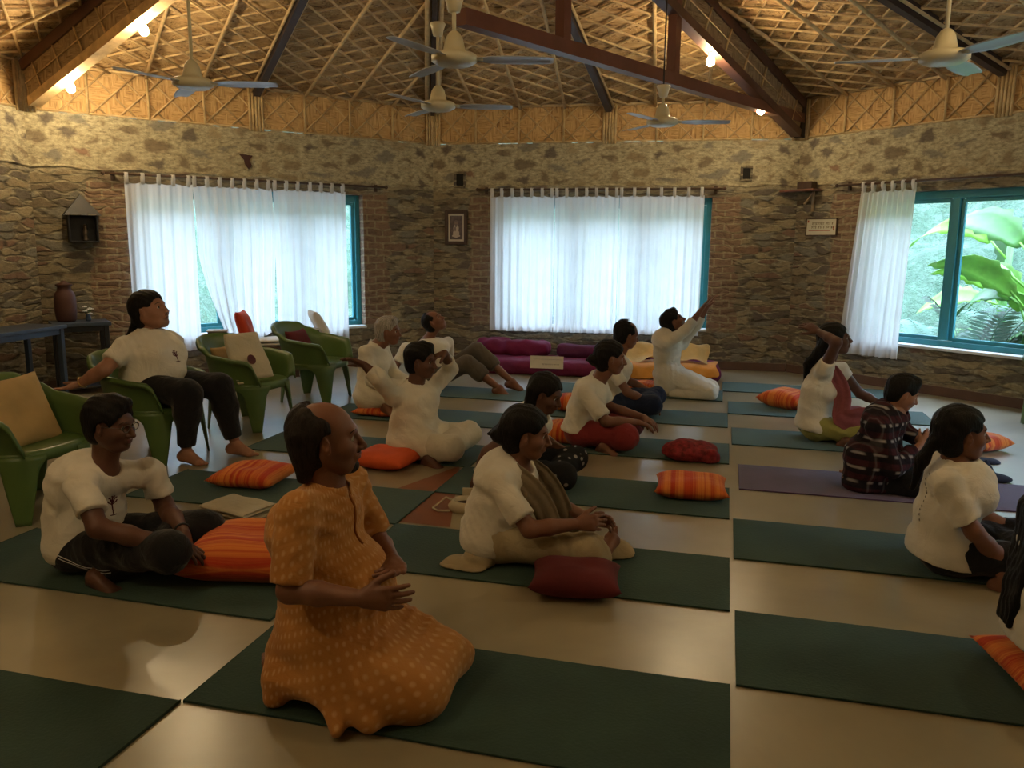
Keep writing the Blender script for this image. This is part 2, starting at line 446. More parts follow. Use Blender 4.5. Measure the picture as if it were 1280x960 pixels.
# ------------------------------------------------------------------ floor, walls, skirting
mb=MB(); P=[(VX(k)[0]+0.0,VX(k)[1],0) for k in range(-1,7)]
mb.add([(x,y,0) for x,y,z in P]+[(x,y,-.15) for x,y,z in P],[tuple(range(7,-1,-1)),tuple(range(8,16))]+[(i,(i+1)%8,(i+1)%8+8,i+8) for i in range(8)])
tag(mb.build('floor',[M_FLOOR]),kind='structure')
WZ0,WZ1,WS0,WS1=.50,2.10,.86,3.52
TW=.36
def wall(k,opening):
    mb=MB(); xs=[0,WS0,WS1,S] if opening else [0,S]; zs=[0,WZ0,WZ1,WT] if opening else [0,WT]
    e=TW*math.tan(math.pi/8)
    def X(x,y): # mitred ends
        return x+(-e*y/TW if x==0 else (e*y/TW if x==S else 0))
    cells=[(i,j) for i in range(len(xs)-1) for j in range(len(zs)-1) if not(opening and i==1 and j==1)]
    for y,fl in ((0,False),(TW,True)):
        for i,j in cells:
            q=[(X(xs[i],y),y,zs[j]),(X(xs[i+1],y),y,zs[j]),(X(xs[i+1],y),y,zs[j+1]),(X(xs[i],y),y,zs[j+1])]
            mb.add(q,[(3,2,1,0)] if fl else [(0,1,2,3)])
    mb.add([(X(0,0),0,WT),(X(S,0),0,WT),(X(S,TW),TW,WT),(X(0,TW),TW,WT)],[(0,1,2,3)])
    for x in(0,S): mb.add([(X(x,0),0,0),(X(x,TW),TW,0),(X(x,TW),TW,WT),(X(x,0),0,WT)],[(0,1,2,3)])
    if opening:
        for a,b_ in (((WS0,WZ0),(WS1,WZ0)),((WS1,WZ0),(WS1,WZ1)),((WS1,WZ1),(WS0,WZ1)),((WS0,WZ1),(WS0,WZ0))):
            mb.add([(a[0],0,a[1]),(b_[0],0,b_[1]),(b_[0],TW,b_[1]),(a[0],TW,a[1])],[(3,2,1,0)])
    a=VX(k); o=mb.build('wall_'+SIDES[k],[M_STONE],loc=(a[0],a[1],0),rz=wang(k)); tag(o,kind='structure')
    # thin rough stone ledge line above the window heads
    lb=MB(); random.seed(40+k); rows=[]
    n=60
    for i in range(n+1):
        x=S*i/n; t=.012+.012*random.random(); dz=.012*math.sin(i*.7+k)+.01*random.random()
        rows.append([(x,0.004,2.255+dz),(x,-t,2.25+dz),(x,-t-.004,2.235+dz),(x,0.004,2.222+dz)])
    lb.grid(rows); l=lb.build('trim_%d'%(k+2),[M_STONE],loc=(a[0],a[1],0),rz=wang(k),smooth=True); tag(l,kind='structure')
    bb=MB(); bb.box((S/2,-.008,.05),(S-.02,.016,.10)); tag(bb.build('baseboard_'+SIDES[k],[M_RED],loc=(a[0],a[1],0),rz=wang(k),bevel=.004),kind='structure')
OPEN=(-1,0,1,2)
for k in range(-1,7): wall(k,k in OPEN)
# small dark cavities (putlog holes) in the upper masonry: near-black faces painted as their inner shade, rough stone lips
def cavity(k,s,z,w,h):
    p=wpt(k,s,0.0,z); mb=MB(); d=.012
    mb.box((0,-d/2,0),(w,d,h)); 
    for (x,zz,a,b_) in ((-w/2-.012,0,.03,h+.05),(w/2+.012,.01,.026,h+.03),(0,h/2+.012,w+.05,.03),(0,-h/2-.012,w+.04,.026)):
        mb.box((x,-.016,zz),(a,.034,b_),m=1)
    o=mb.build('wall_cavity',[M_BLACKH,M_STONE],bevel=.008,loc=p,rz=wang(k)); return o
M_BLACKH=simple('painted_hole_shade',(.012,.010,.009),.9,.2,5)
tag(cavity(0,.36,2.33,.10,.15),'small dark cavity in the stonework above and right of the framed picture','wall cavity','putlog holes in the upper wall')
tag(cavity(0,3.90,2.38,.09,.13),'small dark cavity in the stonework above the right end of the middle curtain rod','wall cavity','putlog holes in the upper wall')
# inlaid red cement figure in the middle of the floor
mb=MB(); mb.add([(-2.20,1.26,.0025),(-1.46,1.24,.0025),(-1.80,2.42,.0025)],[(0,1,2)])
tag(mb.build('floor_inlay',[simple('red_inlay',(.21,.07,.035),.3,.2,3,bs=.05)]),kind='structure')

# ------------------------------------------------------------------ bamboo band on top of the walls, ceiling
def band(k):
    a=VX(k); mb=MB(); random.seed(90+k)
    n=48
    for i in range(n):
        x0=S*i/n;x1=S*(i+1)/n
        gap=.016 if (k in(-1,0,1) and random.random()<(.33 if k!=1 else .05)) else 0
        z0=WT+gap
        mb.add([(x0,.02,z0),(x1,.02,z0),(x1,.02,BT),(x0,.02,BT),(x0,.035,z0),(x1,.035,z0),(x1,.035,BT),(x0,.035,BT)],[(0,1,2,3),(7,6,5,4),(0,4,5,1),(3,2,6,7)])
    o=mb.build('trim_%d'%(k+11),[M_BAND],loc=(a[0],a[1],0),rz=wang(k)); tag(o,kind='structure')
    lb=MB(); H=BT-WT; N=8; w=S/N
    for i in range(N+1):
        if i in(0,N//2,N):
            for dx in((-.07,-.035,0,.035,.07) if i==N//2 else ((.02,.055,.09) if i==0 else (-.09,-.055,-.02))):
                lb.tube([(i*w+dx,-.012,WT-.02),(i*w+dx+random.uniform(-.004,.004),-.012,BT+.01)],.015,7)
        else: lb.tube([(i*w+random.uniform(-.01,.01),-.008,WT),(i*w,-.008,BT)],.013,7)
    lb.tube([(0,-.006,WT+.012),(S,-.006,WT+.012)],.011,6); lb.tube([(0,-.012,BT-.005),(S,-.012,BT-.005)],.016,7)
    st=.28; y=.012
    for i in range(-2,int(S/st)+2):
        for sg in(1,-1):
            x0=i*st+random.uniform(-.01,.01); x1=x0+H*1.05
            if sg<0: x0,x1=x1,x0
            za,zb=WT,BT
            def cl(xa,z_a,xb,z_b):
                pts=[]
                t0,t1=0,1; dx=xb-xa
                if dx>0: t0=max(0,(0-xa)/dx);t1=min(1,(S-xa)/dx)
                else: t0=max(0,(S-xa)/dx);t1=min(1,(0-xa)/dx)
                return t0,t1
            t0,t1=cl(x0,za,x1,zb)
            if t1-t0<.08: continue
            f=lambda t:(x0+(x1-x0)*t,y-.004*sg,za+(zb-za)*t)
            lb.tube([f(t0),f(t1)],.0105,5,m=1)
    lb.build('bamboo_lattice',[M_BAMBOO,M_BAMBOO2],parent=o,smooth=True)
for k in range(-1,7): band(k)

# ceiling: eight woven panels rising to one apex
mb=MB(); EV=[Vector((*(CEN+(VX(k)-CEN)*1.012),BT-.005)) for k in range(-1,7)]
for i in range(8):
    A_,B_=EV[i],EV[(i+1)%8]; mb.add([A_,B_,APEX,A_+Vector((0,0,.05)),B_+Vector((0,0,.05)),APEX+Vector((0,0,.05))],[(0,2,1),(3,4,5),(0,1,4,3)])
ceil=tag(mb.build('ceiling',[M_ROOF]),kind='structure')
def lattice(k):
    A_=Vector((*VX(k),BT)); B_=Vector((*VX(k+1),BT)); u=(B_-A_).normalized()
    nrm=(B_-A_).cross(APEX-A_).normalized(); 
    if nrm.z>0: nrm=-nrm
    v=nrm.cross(u); 
    if v.z<0: v=-v
    L=(B_-A_).length; ap=((APEX-A_).dot(u),(APEX-A_).dot(v))
    def clip(p,d):  # line p+t d within triangle (0,0),(L,0),ap
        t0,t1=-50,50
        T=[(0,0),(L,0),ap]
        for i in range(3):
            a=T[i];b=T[(i+1)%3]; n=(-(b[1]-a[1]),b[0]-a[0])
            num=(p[0]-a[0])*n[0]+(p[1]-a[1])*n[1]; den=d[0]*n[0]+d[1]*n[1]
            if abs(den)<1e-9:
                if num<0: return None
                continue
            t=-num/den
            if den>0: t0=max(t0,t)
            else: t1=min(t1,t)
        return (t0,t1) if t1-t0>.1 else None
    def W(p,off): return A_+u*p[0]+v*p[1]+nrm*off
    mb=MB()
    def line(p,d,r,off,m):
        c=clip(p,d)
        if c:
            a=(p[0]+d[0]*c[0],p[1]+d[1]*c[0]);b=(p[0]+d[0]*c[1],p[1]+d[1]*c[1]); mb.tube([W(a,off),W(b,off)],r,6,m=m)
    random.seed(5+k)
    for i in range(1,8):
        if i==4: continue
        line((i*L/8+random.uniform(-.02,.02),0),(random.uniform(-.01,.01),1),.019,.035,0)
    st=.34
    for i in range(-12,26):
        j=random.uniform(-.03,.03)
        line((i*st+j,0),(.80,.60),.0125,.014,1); line((i*st+j+.1,0),(-.80,.60),.0125,.024,1)
    o=mb.build('bamboo_lattice',[M_BAMBOO,M_BAMBOO2],parent=ceil,smooth=True)
for k in range(-1,7): lattice(k)

# steel rafters on the mid lines and hips
def oriented_box(mb,a,b,w,h,drop=0,m=0,ext=0):
    a=Vector(a);b=Vector(b);t=(b-a).normalized();s=t.cross(Vector((0,0,1))).normalized();u=s.cross(t)
    P=[]
    for p in(a,b):
        for sw in(-1,1):
            for q in(0,1): P.append(p+s*sw*w/2-u*(drop+q*h))
    mb.add(P,[(0,1,3,2),(4,6,7,5),(0,4,5,1),(2,3,7,6),(1,5,7,3),(0,2,6,4)],m)
def rafter(P0,label,br=.016,bw=.075):
    a=Vector((P0[0],P0[1],BT)); b=APEX.copy(); a=a.lerp(b,.008); b=a.lerp(b,.975)
    e=empty('roof_rafter',(a.x,a.y,a.z)); mb=MB(); oriented_box(mb,a,b,bw,.12,.005)
    for v in range(len(mb.V)): mb.V[v]=tuple(Vector(mb.V[v])-a)
    mb.build('steel_beam',[M_STEELD],parent=e)
    t=(b-a).normalized();s=t.cross(Vector((0,0,1))).normalized();u=s.cross(t)
    for sg in(-1,1):
        q=MB(); q.tube([s*sg*(bw/2+br+.004)-u*.07,(b-a)+s*sg*(bw/2+br+.004)-u*.07],br,7); q.build('bamboo_edge',[M_BAMBOO],parent=e,smooth=True)
    return tag(e,label,'rafter','dark roof rafters on the mid lines')
rafter((VX(-1)+VX(0))/2,'dark roof rafter rising from the middle of the left wall, behind the left fan')
rafter((VX(0)+VX(1))/2,'dark roof rafter above the back wall, crossing behind the red-brown tie beam')
rafter((VX(1)+VX(2))/2,'dark roof rafter rising from the right wall behind the right-hand fan')
rafter(VX(0),'bamboo-edged hip rafter rising from the back left corner behind the two middle fans',br=.034,bw=.05)
for k in (2,3,4,5):
    pass
def truss(k,label,tie):
    v=VX(k); v=CEN+(v-CEN)*.985
    a=Vector((v[0],v[1],BT-.01)); b=APEX.copy(); L=(b-a).length; e=empty('roof_truss',(a.x,a.y,a.z))
    t=(b-a).normalized();s=t.cross(Vector((0,0,1))).normalized();u=s.cross(t)
    b=a+t*(L*.93)
    def part(name,mat,fn,**kw):
        mb=MB(); fn(mb); mb.V=[tuple(Vector(q)-a) for q in mb.V]; return mb.build(name,mat,parent=e,**kw)
    part('top_chord',[M_STEEL],lambda m:oriented_box(m,a,b,.11,.10,.01))
    part('bottom_chord',[M_STEEL if tie else M_BAMBOO2],lambda m:oriented_box(m,a-t*.02,b,.11,.085,.36))
    part('mat_cladding',[M_BAND2],lambda m:oriented_box(m,a,b,.07,.26,.105))
    def battens(m):
        n=13
        for i in range(n):
            p=a+t*(L*.93*(i+.5)/n)
            for sg in(-1,1):
                m.tube([p+s*sg*.045-u*.10,p+t*.05+s*sg*.045-u*.37],.010,5)
        for sg in(-1,1): m.tube([a+s*sg*.045-u*.235,b+s*sg*.045-u*.235],.007,5)
    part('bamboo_battens',[M_BAMBOO2],battens,smooth=True)
    if tie: part('corner_post',[M_STEELD],lambda m:m.box((a.x,a.y,(BT+WT)/2),(.09,.09,BT-WT-.01),rz=math.atan2(t.y,t.x)))
    if tie:
        hd=Vector((t.x,t.y,0)).normalized(); z=3.045
        c0=Vector((a.x,a.y,z)); c1=c0+hd*(Vector((APEX.x-a.x,APEX.y-a.y,0)).length*.97)
        part('tie_beam',[M_STEELR],lambda m:oriented_box(m,c0,c1,.10,.105,0))
        for f in(.50,.78):
            p=a.lerp(APEX,f); 
            part('post',[M_STEELR],lambda m:m.box((p.x,p.y,(p.z-.3+z)/2-.03),(.085,.085,max(.1,p.z-.3-z+.02)),rz=math.atan2(t.y,t.x)))
    return tag(e,label,'roof truss','mat-clad trusses on the hips'),a,t,s,u,L
M_STEELR=simple('red_brown_steel',(.15,.055,.033),.42,.2,4)
M_BAND2=mat_woven('bamboo_mat_truss',(.22,.16,.09),(.32,.24,.14),1.1)
TR={}
for k,lab,tie in((-1,'mat-clad roof truss with two lit bulbs at the upper left, over the wall shrine',False),(1,'mat-clad roof truss with long red-brown tie beam, over the corner by the wall sign',True),(3,'mat-clad roof truss behind the right side of the camera',False),(5,'mat-clad roof truss behind the left side of the camera',False)):
    TR[k]=truss(k,lab,tie)

# ------------------------------------------------------------------ bulbs
def mat_emit(name,col,st):
    m=bpy.data.materials.new(name); m.use_nodes=True; nt=NT(m); nt.n.remove(nt.n['Principled BSDF'])
    e=nt.new('ShaderNodeEmission',Strength=st); e.inputs[0].default_value=c4(col); nt.l.new(e.outputs[0],nt.n['Material Output'].inputs[0]); return m
BULB_W=500
M_BULB=mat_emit('lit_bulb',(1.0,.76,.43),BULB_W)
M_CREAM=simple('cream_enamel',(.62,.55,.36),.35,.05,5,bs=.03)
def bulb(p,label):
    e=empty('light_bulb',p)
    mb=MB(); mb.lathe([(.012,-.0),(.016,-.012),(.032,-.035),(.038,-.06),(.034,-.082),(.018,-.098),(.004,-.102)],n=16); mb.build('glass_bulb',[M_BULB],parent=e,smooth=True)
    mb=MB(); mb.lathe([(.024,.05),(.024,.02),(.02,.015),(.02,0),(.013,-.002)],n=14); mb.build('holder',[M_CREAM],parent=e,smooth=True)
    return tag(e,label,'light bulb','lit bulbs under the trusses')
def under(k,d,lab):
    e,a,t,s,u,L=TR[k]; p=a+t*d-u*.468; return bulb((p.x,p.y,p.z),lab)
under(-1,.62,'lit bulb nearest the wall under the upper left truss'); under(-1,1.80,'lit bulb further up under the upper left truss')
under(1,.95,'lit bulb just above the wall corner under the right truss'); under(1,2.12,'lit bulb higher up under the right truss')
for kk in(3,5):
    for d in(1.0,2.6): under(kk,d,'lit bulb under a truss behind the camera')

# ------------------------------------------------------------------ windows, rods, curtains
def window(k,n):
    a=VX(k); A=(a[0],a[1],0); y=.16; fr=MB()
    s0,s1,z0,z1=WS0,WS1,WZ0,WZ1
    for x in(s0+.03,s1-.03): fr.box((x,y,(z0+z1)/2),(.06,.09,z1-z0))
    fr.box(((s0+s1)/2,y,z0+.03),(s1-s0-.12,.09,.06)); fr.box(((s0+s1)/2,y,z1-.04),(s1-s0-.12,.09,.08))
    muls=[s0+.97,s0+1.84]
    for x in muls: fr.box((x,y,(z0+z1)/2),(.075,.085,z1-z0-.14))
    o=fr.build('window_%d'%n,[M_TEAL],bevel=.005,loc=A,rz=wang(k)); tag(o,kind='structure')
    ed=[s0+.06]+muls+[s1-.06]
    for i in range(3):
        xa=ed[i]+(.0375 if i else 0); xb=ed[i+1]-(.0375 if i<2 else 0)
        sb=MB(); w=.04
        for x in(xa+w/2,xb-w/2): sb.box((x,y+.005,(z0+z1)/2-.01),(w,.04,z1-z0-.15))
        for z in(z0+.06+w/2,z1-.08-w/2): sb.box(((xa+xb)/2,y+.005,z),(xb-xa-2*w,.04,w))
        so=sb.build('window_sash',[M_TEAL],parent=o,bevel=.003)
        g=MB(); g.box(((xa+xb)/2,y+.005,(z0+z1)/2-.01),(xb-xa-2*w,.004,z1-z0-.15-2*w)); g.build('window_pane',[M_GLASS],parent=so)
    sl=MB(); sl.box(((s0+s1)/2,.05,z0-.012),(s1-s0+.0,.18,.03)); sl.build('window_sill',[M_WHITE],parent=o,bevel=.005)
for n,k in enumerate(OPEN): window(k,n+1)

def rod(k,s0,s1,label,z=2.20,off=.10,seg=1):
    p=wpt(k,(s0+s1)/2,off,z); e=empty('curtain_rod',p,wang(k)); L=s1-s0
    mb=MB(); mb.tube([(-L/2,0,0),(L/2,0,0)],.013,10); mb.build('pole',[M_WOODD],parent=e,smooth=True)
    for sg in(-1,1):
        mb=MB(); mb.lathe([(.006,-.022),(.02,-.01),(.023,0),(.02,.01),(.006,.022)],n=12)
        o=mb.build('finial',[M_WOODD],parent=e,smooth=True); o.location=(sg*(L/2+.01),0,0); o.rotation_euler=(0,R_(90),0)
        mb=MB(); mb.box((sg*(L/2-.09),off/2,.0),(.025,off,.02)); mb.box((sg*(L/2-.09),off-.006,-.01),(.04,.012,.09)); mb.build('bracket',[M_WOODD],parent=e)
    return tag(e,label,'curtain rod')
rod(-1,.65,3.78,'dark curtain rod over the left window with three white curtains')
rod(0,.62,3.64,'dark curtain rod over the middle window on the back wall')
rod(1,.60,3.75,'dark curtain rod over the right window, mostly bare')

def curtain(k,s0,s1,zb,label,group,seed=0,z=2.20,off=.10,fold=.022,nf=9,shape=None,bot=None,tabs=5,tabmargin=.03,top_w=None):
    """tab-top curtain hanging from the rod; shape(t,v)->dx along wall; bot(t)->hem height"""
    rs=random.Random(seed); ph=[rs.uniform(0,6.28) for _ in range(6)]
    e=empty('curtain',wpt(k,(s0+s1)/2,off,z),wang(k)); n=max(40,int((s1-s0)*90)); nv=26; ztop=-.075; cx=(s0+s1)/2
    w=s1-s0; rows=[]
    for j in range(nv+1):
        v=j/nv; row=[]
        for i in range(n+1):
            t=i/n; hb=(bot(t) if bot else zb)-z
            zz=ztop+(hb-ztop)*v
            x=(s0-cx)+w*t+(shape(t,v) if shape else 0)
            a=fold*(.5+.75*v)
            y=a*(math.sin(t*nf*6.283+ph[0]+.5*math.sin(v*3+ph[1]))*.7+.35*math.sin(t*nf*2.3*6.283+ph[2]+v)+.4*math.sin(t*nf*.37*6.283+ph[3]+2*v))
            sag=.018*abs(math.sin(t*tabs*math.pi))*(1-v)**6
            row.append((x,-y*1.0,zz-sag))
        rows.append(row)
    mb=MB(); mb.grid(rows)
    o=mb.build('curtain_cloth',[M_CURT],parent=e,smooth=True)
    for i in range(tabs+1):
        t=tabmargin/w+(1-2*tabmargin/w)*i/tabs; ti=min(n,int(t*n)); b0=rows[0][ti]; x=b0[0]; hw=.019
        pts=[]
        for q in range(13):
            an=math.pi*(q/12); pts.append((math.cos(an)*.018,math.sin(an)*.018))
        prof=[(b0[1]-.002,b0[2]-.02),(-.018,-.03)]+[(-c,s_) for c,s_ in [(math.cos(math.pi*q/8)*.018,math.sin(math.pi*q/8)*.018) for q in range(9)]]+[(.018,-.03),(b0[1]+.004,b0[2]-.02)]
        tb=MB(); tb.grid([[(x-hw,p[0],p[1]),(x+hw,p[0],p[1])] for p in prof]); tb.build('tab_loop',[M_CURT],parent=o,smooth=True,solid=.002)
    return tag(e,label,'curtain',group)
G='white tab-top curtains'
curtain(-1,.83,1.50,.33,'white curtain at the left end of the left window, behind the seated woman',G,1,tabs=4,nf=5)
def shp(t,v):  # middle panel drawn aside towards its foot
    return (.30*(1-t)**1.5)*max(0,v-.45)**1.3*1.9+.02*math.sin(v*5)
curtain(-1,1.50,2.36,.45,'white curtain in the middle of the left window, its foot swept sideways',G,2,tabs=6,nf=8,shape=shp,bot=lambda t:.60-.22*math.sin(t*math.pi)**.6-.02*t,fold=.028)
curtain(-1,2.375,3.25,.35,'white curtain at the right end of the left window, behind the green armchairs',G,3,tabs=6,nf=8)
curtain(0,.78,1.60,.42,'white curtain at the left of the middle window, beside the framed picture',G,4,tabs=6,nf=7)
curtain(0,1.605,2.40,.42,'white curtain in the centre of the middle window',G,5,tabs=6,nf=8)
curtain(0,2.405,3.42,.42,'white curtain at the right of the middle window, above the yellow cloth',G,6,tabs=6,nf=9)
curtain(1,.90,1.52,.34,'bunched white curtain with narrow pleats pushed to one end of the right window',G,7,tabs=5,nf=11,fold=.035,shape=lambda t,v:-.10*v*(1-t)-.03*v)
# ================================================================== THINGS
# ------------------------------------------------------------------ floor mats
def matmat(name,col):
    m,nt,b=newmat(name,.85,col,0,.25); v=objco(nt)
    f=noise(nt,v,3,4); g=noise(nt,objco(nt,(1,1,1)),90,2)
    nt.l.new(nt.ramp(f,[(.3,tuple(x*.8 for x in col)),(.7,tuple(x*1.2 for x in col))]),b.inputs['Base Color'])
    b.inputs['Sheen Weight'].default_value=.25; b.inputs['Sheen Tint'].default_value=(.6,.8,.8,1)
    bump(nt,b,g,.35,.004); return m
M_MAT=matmat('green_carpet',(.021,.047,.033)); M_MATP=matmat('purple_rubber',(.085,.042,.095))
def floor_mat(x0,r0,label,w=1.755,dx=0,dy=0,ang=0,mat=None,seed=0):
    y0=r0*.6; rs=random.Random(seed+int(x0*10)+r0*7); mb=MB(); n=18
    rows=[]; W=.6
    top=[];
    for i in range(n+1):
        t=i/n; rows.append([(-w/2+w*t,(-W/2 if a==0 else W/2)+.004*math.sin(t*5+rs.random()*.5+a),z) for a,z in((0,0.0),(0,.008),(1,.008),(1,0.0))])
    mb.grid(rows,close=True); mb.F.append((0,1,2,3)); mb.M.append(0); mb.F.append(tuple(n*4+i for i in(3,2,1,0))); mb.M.append(0)
    o=mb.build('floor_mat',[mat or M_MAT],loc=(x0+w/2+dx,y0+.3+dy,0.001),rz=R_(ang),bevel=.002)
    return tag(o,label,'mat','dark green floor mats' if mat is None else None)
X_M=-1.755
floor_mat(X_M,-1,'dark green mat under the kneeling man in the orange kurta, nearest of the middle column')
floor_mat(X_M,1,'dark green mat under the woman with the taupe scarf, maroon cushion on it')
floor_mat(X_M,3,'dark green mat with a striped orange cushion alone at its free end')
floor_mat(X_M,5,'dark green mat under the woman in red trousers, red cloth bundle on it')
floor_mat(X_M,7,'dark green mat under the balding man in dark blue trousers',dx=-.01)
floor_mat(X_M,9,'dark green mat under the white-clad person with raised arms',dx=-.06)
floor_mat(.02,0,'empty dark green mat in the right column, nearest the camera')
floor_mat(.02,2,'dark green mat under the long-haired woman in a loose white T-shirt at the right')
floor_mat(.06,4,'purple mat under the person in the checked shirt',mat=M_MATP,w=1.9)
floor_mat(.02,6,'dark green mat under the woman with the mauve scarf')
floor_mat(-.01,8,'dark green mat with the fat striped cushion on it, in the right column')
floor_mat(-.07,10,'farthest dark green mat in the right column, nearest the back wall')
floor_mat(-3.52,-2,'empty dark green mat at the bottom left corner of the photo',dx=.0)
floor_mat(-3.52,0,'dark green mat under the young man with glasses',dx=-.03)
floor_mat(-3.51,2,'dark green mat with one orange cushion behind the young man with glasses')
floor_mat(-3.50,4,'dark green mat under the man in the white kurta with outspread arms',dx=.02)
floor_mat(-3.50,6,'dark green mat under the grey-haired man in a white kurta')
floor_mat(-3.46,8,'farthest dark green mat of the left column, under the man leaning back',dx=.2)

# ------------------------------------------------------------------ cushions
def stripes(name,axis,seed=0,cols=None,freq=3.2):
    m,nt,b=newmat(name,.9,spec=.15); tc=nt.new('ShaderNodeTexCoord'); s=nt.new('ShaderNodeSeparateXYZ'); nt.l.new(tc.outputs['Object'],s.inputs[0])
    c=nt.new('ShaderNodeCombineXYZ'); nt.l.new(nt.math('MULTIPLY_ADD',s.outputs[axis],freq,seed*3.7),c.inputs[0])
    f=noise(nt,c.outputs[0],4.,4,.75)
    cols=cols or [(.42,.035,.018),(.62,.10,.022),(.50,.05,.02),(.72,.24,.05),(.66,.13,.03),(.45,.035,.02)]
    st=[(.22+.56*i/(len(cols)-1),cc) for i,cc in enumerate(cols)]
    nt.l.new(nt.ramp(f,st),b.inputs['Base Color'])
    v=objco(nt); h=nt.math('ADD',noise(nt,v,9,3,.5,.8),nt.math('MULTIPLY',noise(nt,v,300,1),.05)); bump(nt,b,h,.5,.02)
    b.inputs['Sheen Weight'].default_value=.1
    return m
M_ST=[stripes('striped_cotton_orange_%s'%n,a,i) for i,(n,a) in enumerate((('a',1),('b',0),('c',0),('d',0)))]
M_STD=stripes('striped_cotton_red',1,5,[(.35,.03,.02),(.55,.07,.03),(.40,.04,.02),(.62,.15,.05)])
def cushion(loc,w,d,h,rz,label,mat,group=None,tilt=(0,0),lift=0,name='cushion',seed=1,puff=.5):
    rs=random.Random(seed); n=26; rows=[];V=[];F=[]
    def P(u,v,sg):
        eu=1-abs(u)**3.2; ev=1-abs(v)**3.2
        z=sg*h/2*(max(eu,0)*max(ev,0))**puff
        k=1-.085*(1-v*v) ; k2=1-.085*(1-u*u)
        x=u*w/2*k; y=v*d/2*k2
        z+=.006*math.sin(u*5+rs1)*math.cos(v*4+rs2)*(eu*ev)
        z+=-.10*h*max(0,eu*ev)*math.exp(-((u-.1)**2+(v+.1)**2)*5)
        return (x,y,z+h/2*.86)
    rs1=rs.random()*6;rs2=rs.random()*6
    mb=MB()
    for sg in(1,-1):
        g=[[P(-1+2*i/n,-1+2*j/n,sg) for j in range(n+1)] for i in range(n+1)]
        if sg<0: g=g[::-1]
        # flatten underside
        if sg<0: g=[[(x,y,max(z,.0)) for x,y,z in r] for r in g]
        mb.grid(g)
    # seam piping
    o=mesh_obj(name,mb.V,mb.F,[mat],None,mb.M,True)
    me=o.data; bmm=bmesh.new(); bmm.from_mesh(me); bmesh.ops.remove_doubles(bmm,verts=bmm.verts,dist=.0005); bmesh.ops.recalc_face_normals(bmm,faces=bmm.faces); bmm.to_mesh(me); bmm.free()
    o.location=(loc[0],loc[1],loc[2]+lift); o.rotation_euler=(R_(tilt[0]),R_(tilt[1]),R_(rz))
    return tag(o,label,'cushion',group)
GC='orange striped cushions'
zf=.009
cushion((-2.14,.46,zf),.62,.56,.21,14,'largest orange striped cushion, between the young man and the kneeling man in orange',M_ST[0],GC,seed=2)
cushion((-2.92,1.66,zf),.44,.42,.13,4,'striped orange cushion on the mat behind the young man with glasses',M_ST[1],GC,seed=3)
cushion((-2.29,2.30,zf),.44,.42,.12,-6,'plain unstriped orange cushion beside the man with outspread arms',simple('orange_cotton',(.60,.09,.022),.9,.15,4,bs=.2),GC,seed=4)
cushion((-.23,2.20,zf),.44,.40,.13,3,'striped orange cushion alone at the free end of a mat, nobody near it',M_ST[2],GC,seed=5)
cushion((.55,5.28,zf),.46,.42,.19,-38,'fat striped orange cushion behind the woman with the mauve scarf',M_ST[3],GC,seed=6)
cushion((-.66,.62,zf),.40,.30,.14,8,'plain maroon cushion in front of the woman with the taupe scarf',simple('maroon_cotton',(.12,.018,.022),.9,.2,4,bs=.2),None,seed=7)
cushion((-1.22,3.36,zf),.44,.40,.16,0,'orange cushion behind the woman in red trousers',M_ST[1],GC,seed=8)
cushion((-1.38,4.55,zf),.42,.38,.16,5,'orange cushion behind the back of the balding man in blue trousers',M_ST[2],GC,seed=9)
cushion((-.80,5.62,zf),.44,.34,.14,-10,'orange cushion beside the knees of the person with raised arms',M_ST[3],GC,seed=10)
cushion((-3.02,3.86,zf),.42,.40,.09,0,'orange cushion under the grey-haired man in a white kurta',M_ST[1],GC,seed=11)
cushion((1.86,4.02,zf),.34,.32,.13,40,'orange cushion lying on bare floor beyond the face of the long-haired woman',M_ST[2],GC,seed=13)
cushion((1.17,.30,zf),.52,.52,.11,8,'orange cushion under the seated person cut off by the right edge',M_ST[0],GC,seed=12)

# red crumpled cloth bundle
def blob_obj(name,prims,h,mat,wr=(.01,30,0),relax=1,lo=None,hi=None,flatz=None):
    P=np.array([p[0] for p in prims]+[p[1] for p in prims if len(p[1])==3 and p[-1]!='e']); 
    r=max(max(np.atleast_1d(p[2]).max() if p[-1]=='e' else max(p[2],p[3]) for p in prims),.01)
    c=np.array([p[0] for p in prims]); 
    c2=np.array([p[1] if p[-1]=='c' else p[0] for p in prims])
    mr=max((max(p[2],p[3]) if p[-1]=='c' else max(p[1])) for p in prims)
    f=Field(np.minimum(c,c2).min(0)-mr*1.1,np.maximum(c,c2).max(0)+mr*1.1,h)
    for p in prims:
        if p[-1]=='c': f.cap(p[0],p[1],p[2],p[3],k=.02)
        else: f.ell(p[0],p[1],k=.02)
    if wr: f.wrinkle(*wr)
    if flatz is not None: f.plane((0,0,flatz),(0,0,-1))
    return np_obj(name,[f.net()],[mat],relax=relax)
M_REDC=simple('red_printed_cotton',(.19,.015,.018),.9,.6,26,bs=.3)
o=blob_obj('cloth_bundle',[((-.34,3.05,.07),(.13,.10,.08),0,0,'e'),((-.22,3.12,.06),(.14,.12,.075),0,0,'e'),((-.30,2.98,.05),(.12,.07,.05),0,0,'e'),((-.15,3.02,.05),(.09,.09,.06),0,0,'e')],.008,M_REDC,(.014,48,3),flatz=.01)
tag(o,'crumpled red cloth bundle on the mat in front of the woman in red trousers','cloth')
M_NAVY=simple('navy_cotton',(.012,.014,.03),.9,.2,6,bs=.2)
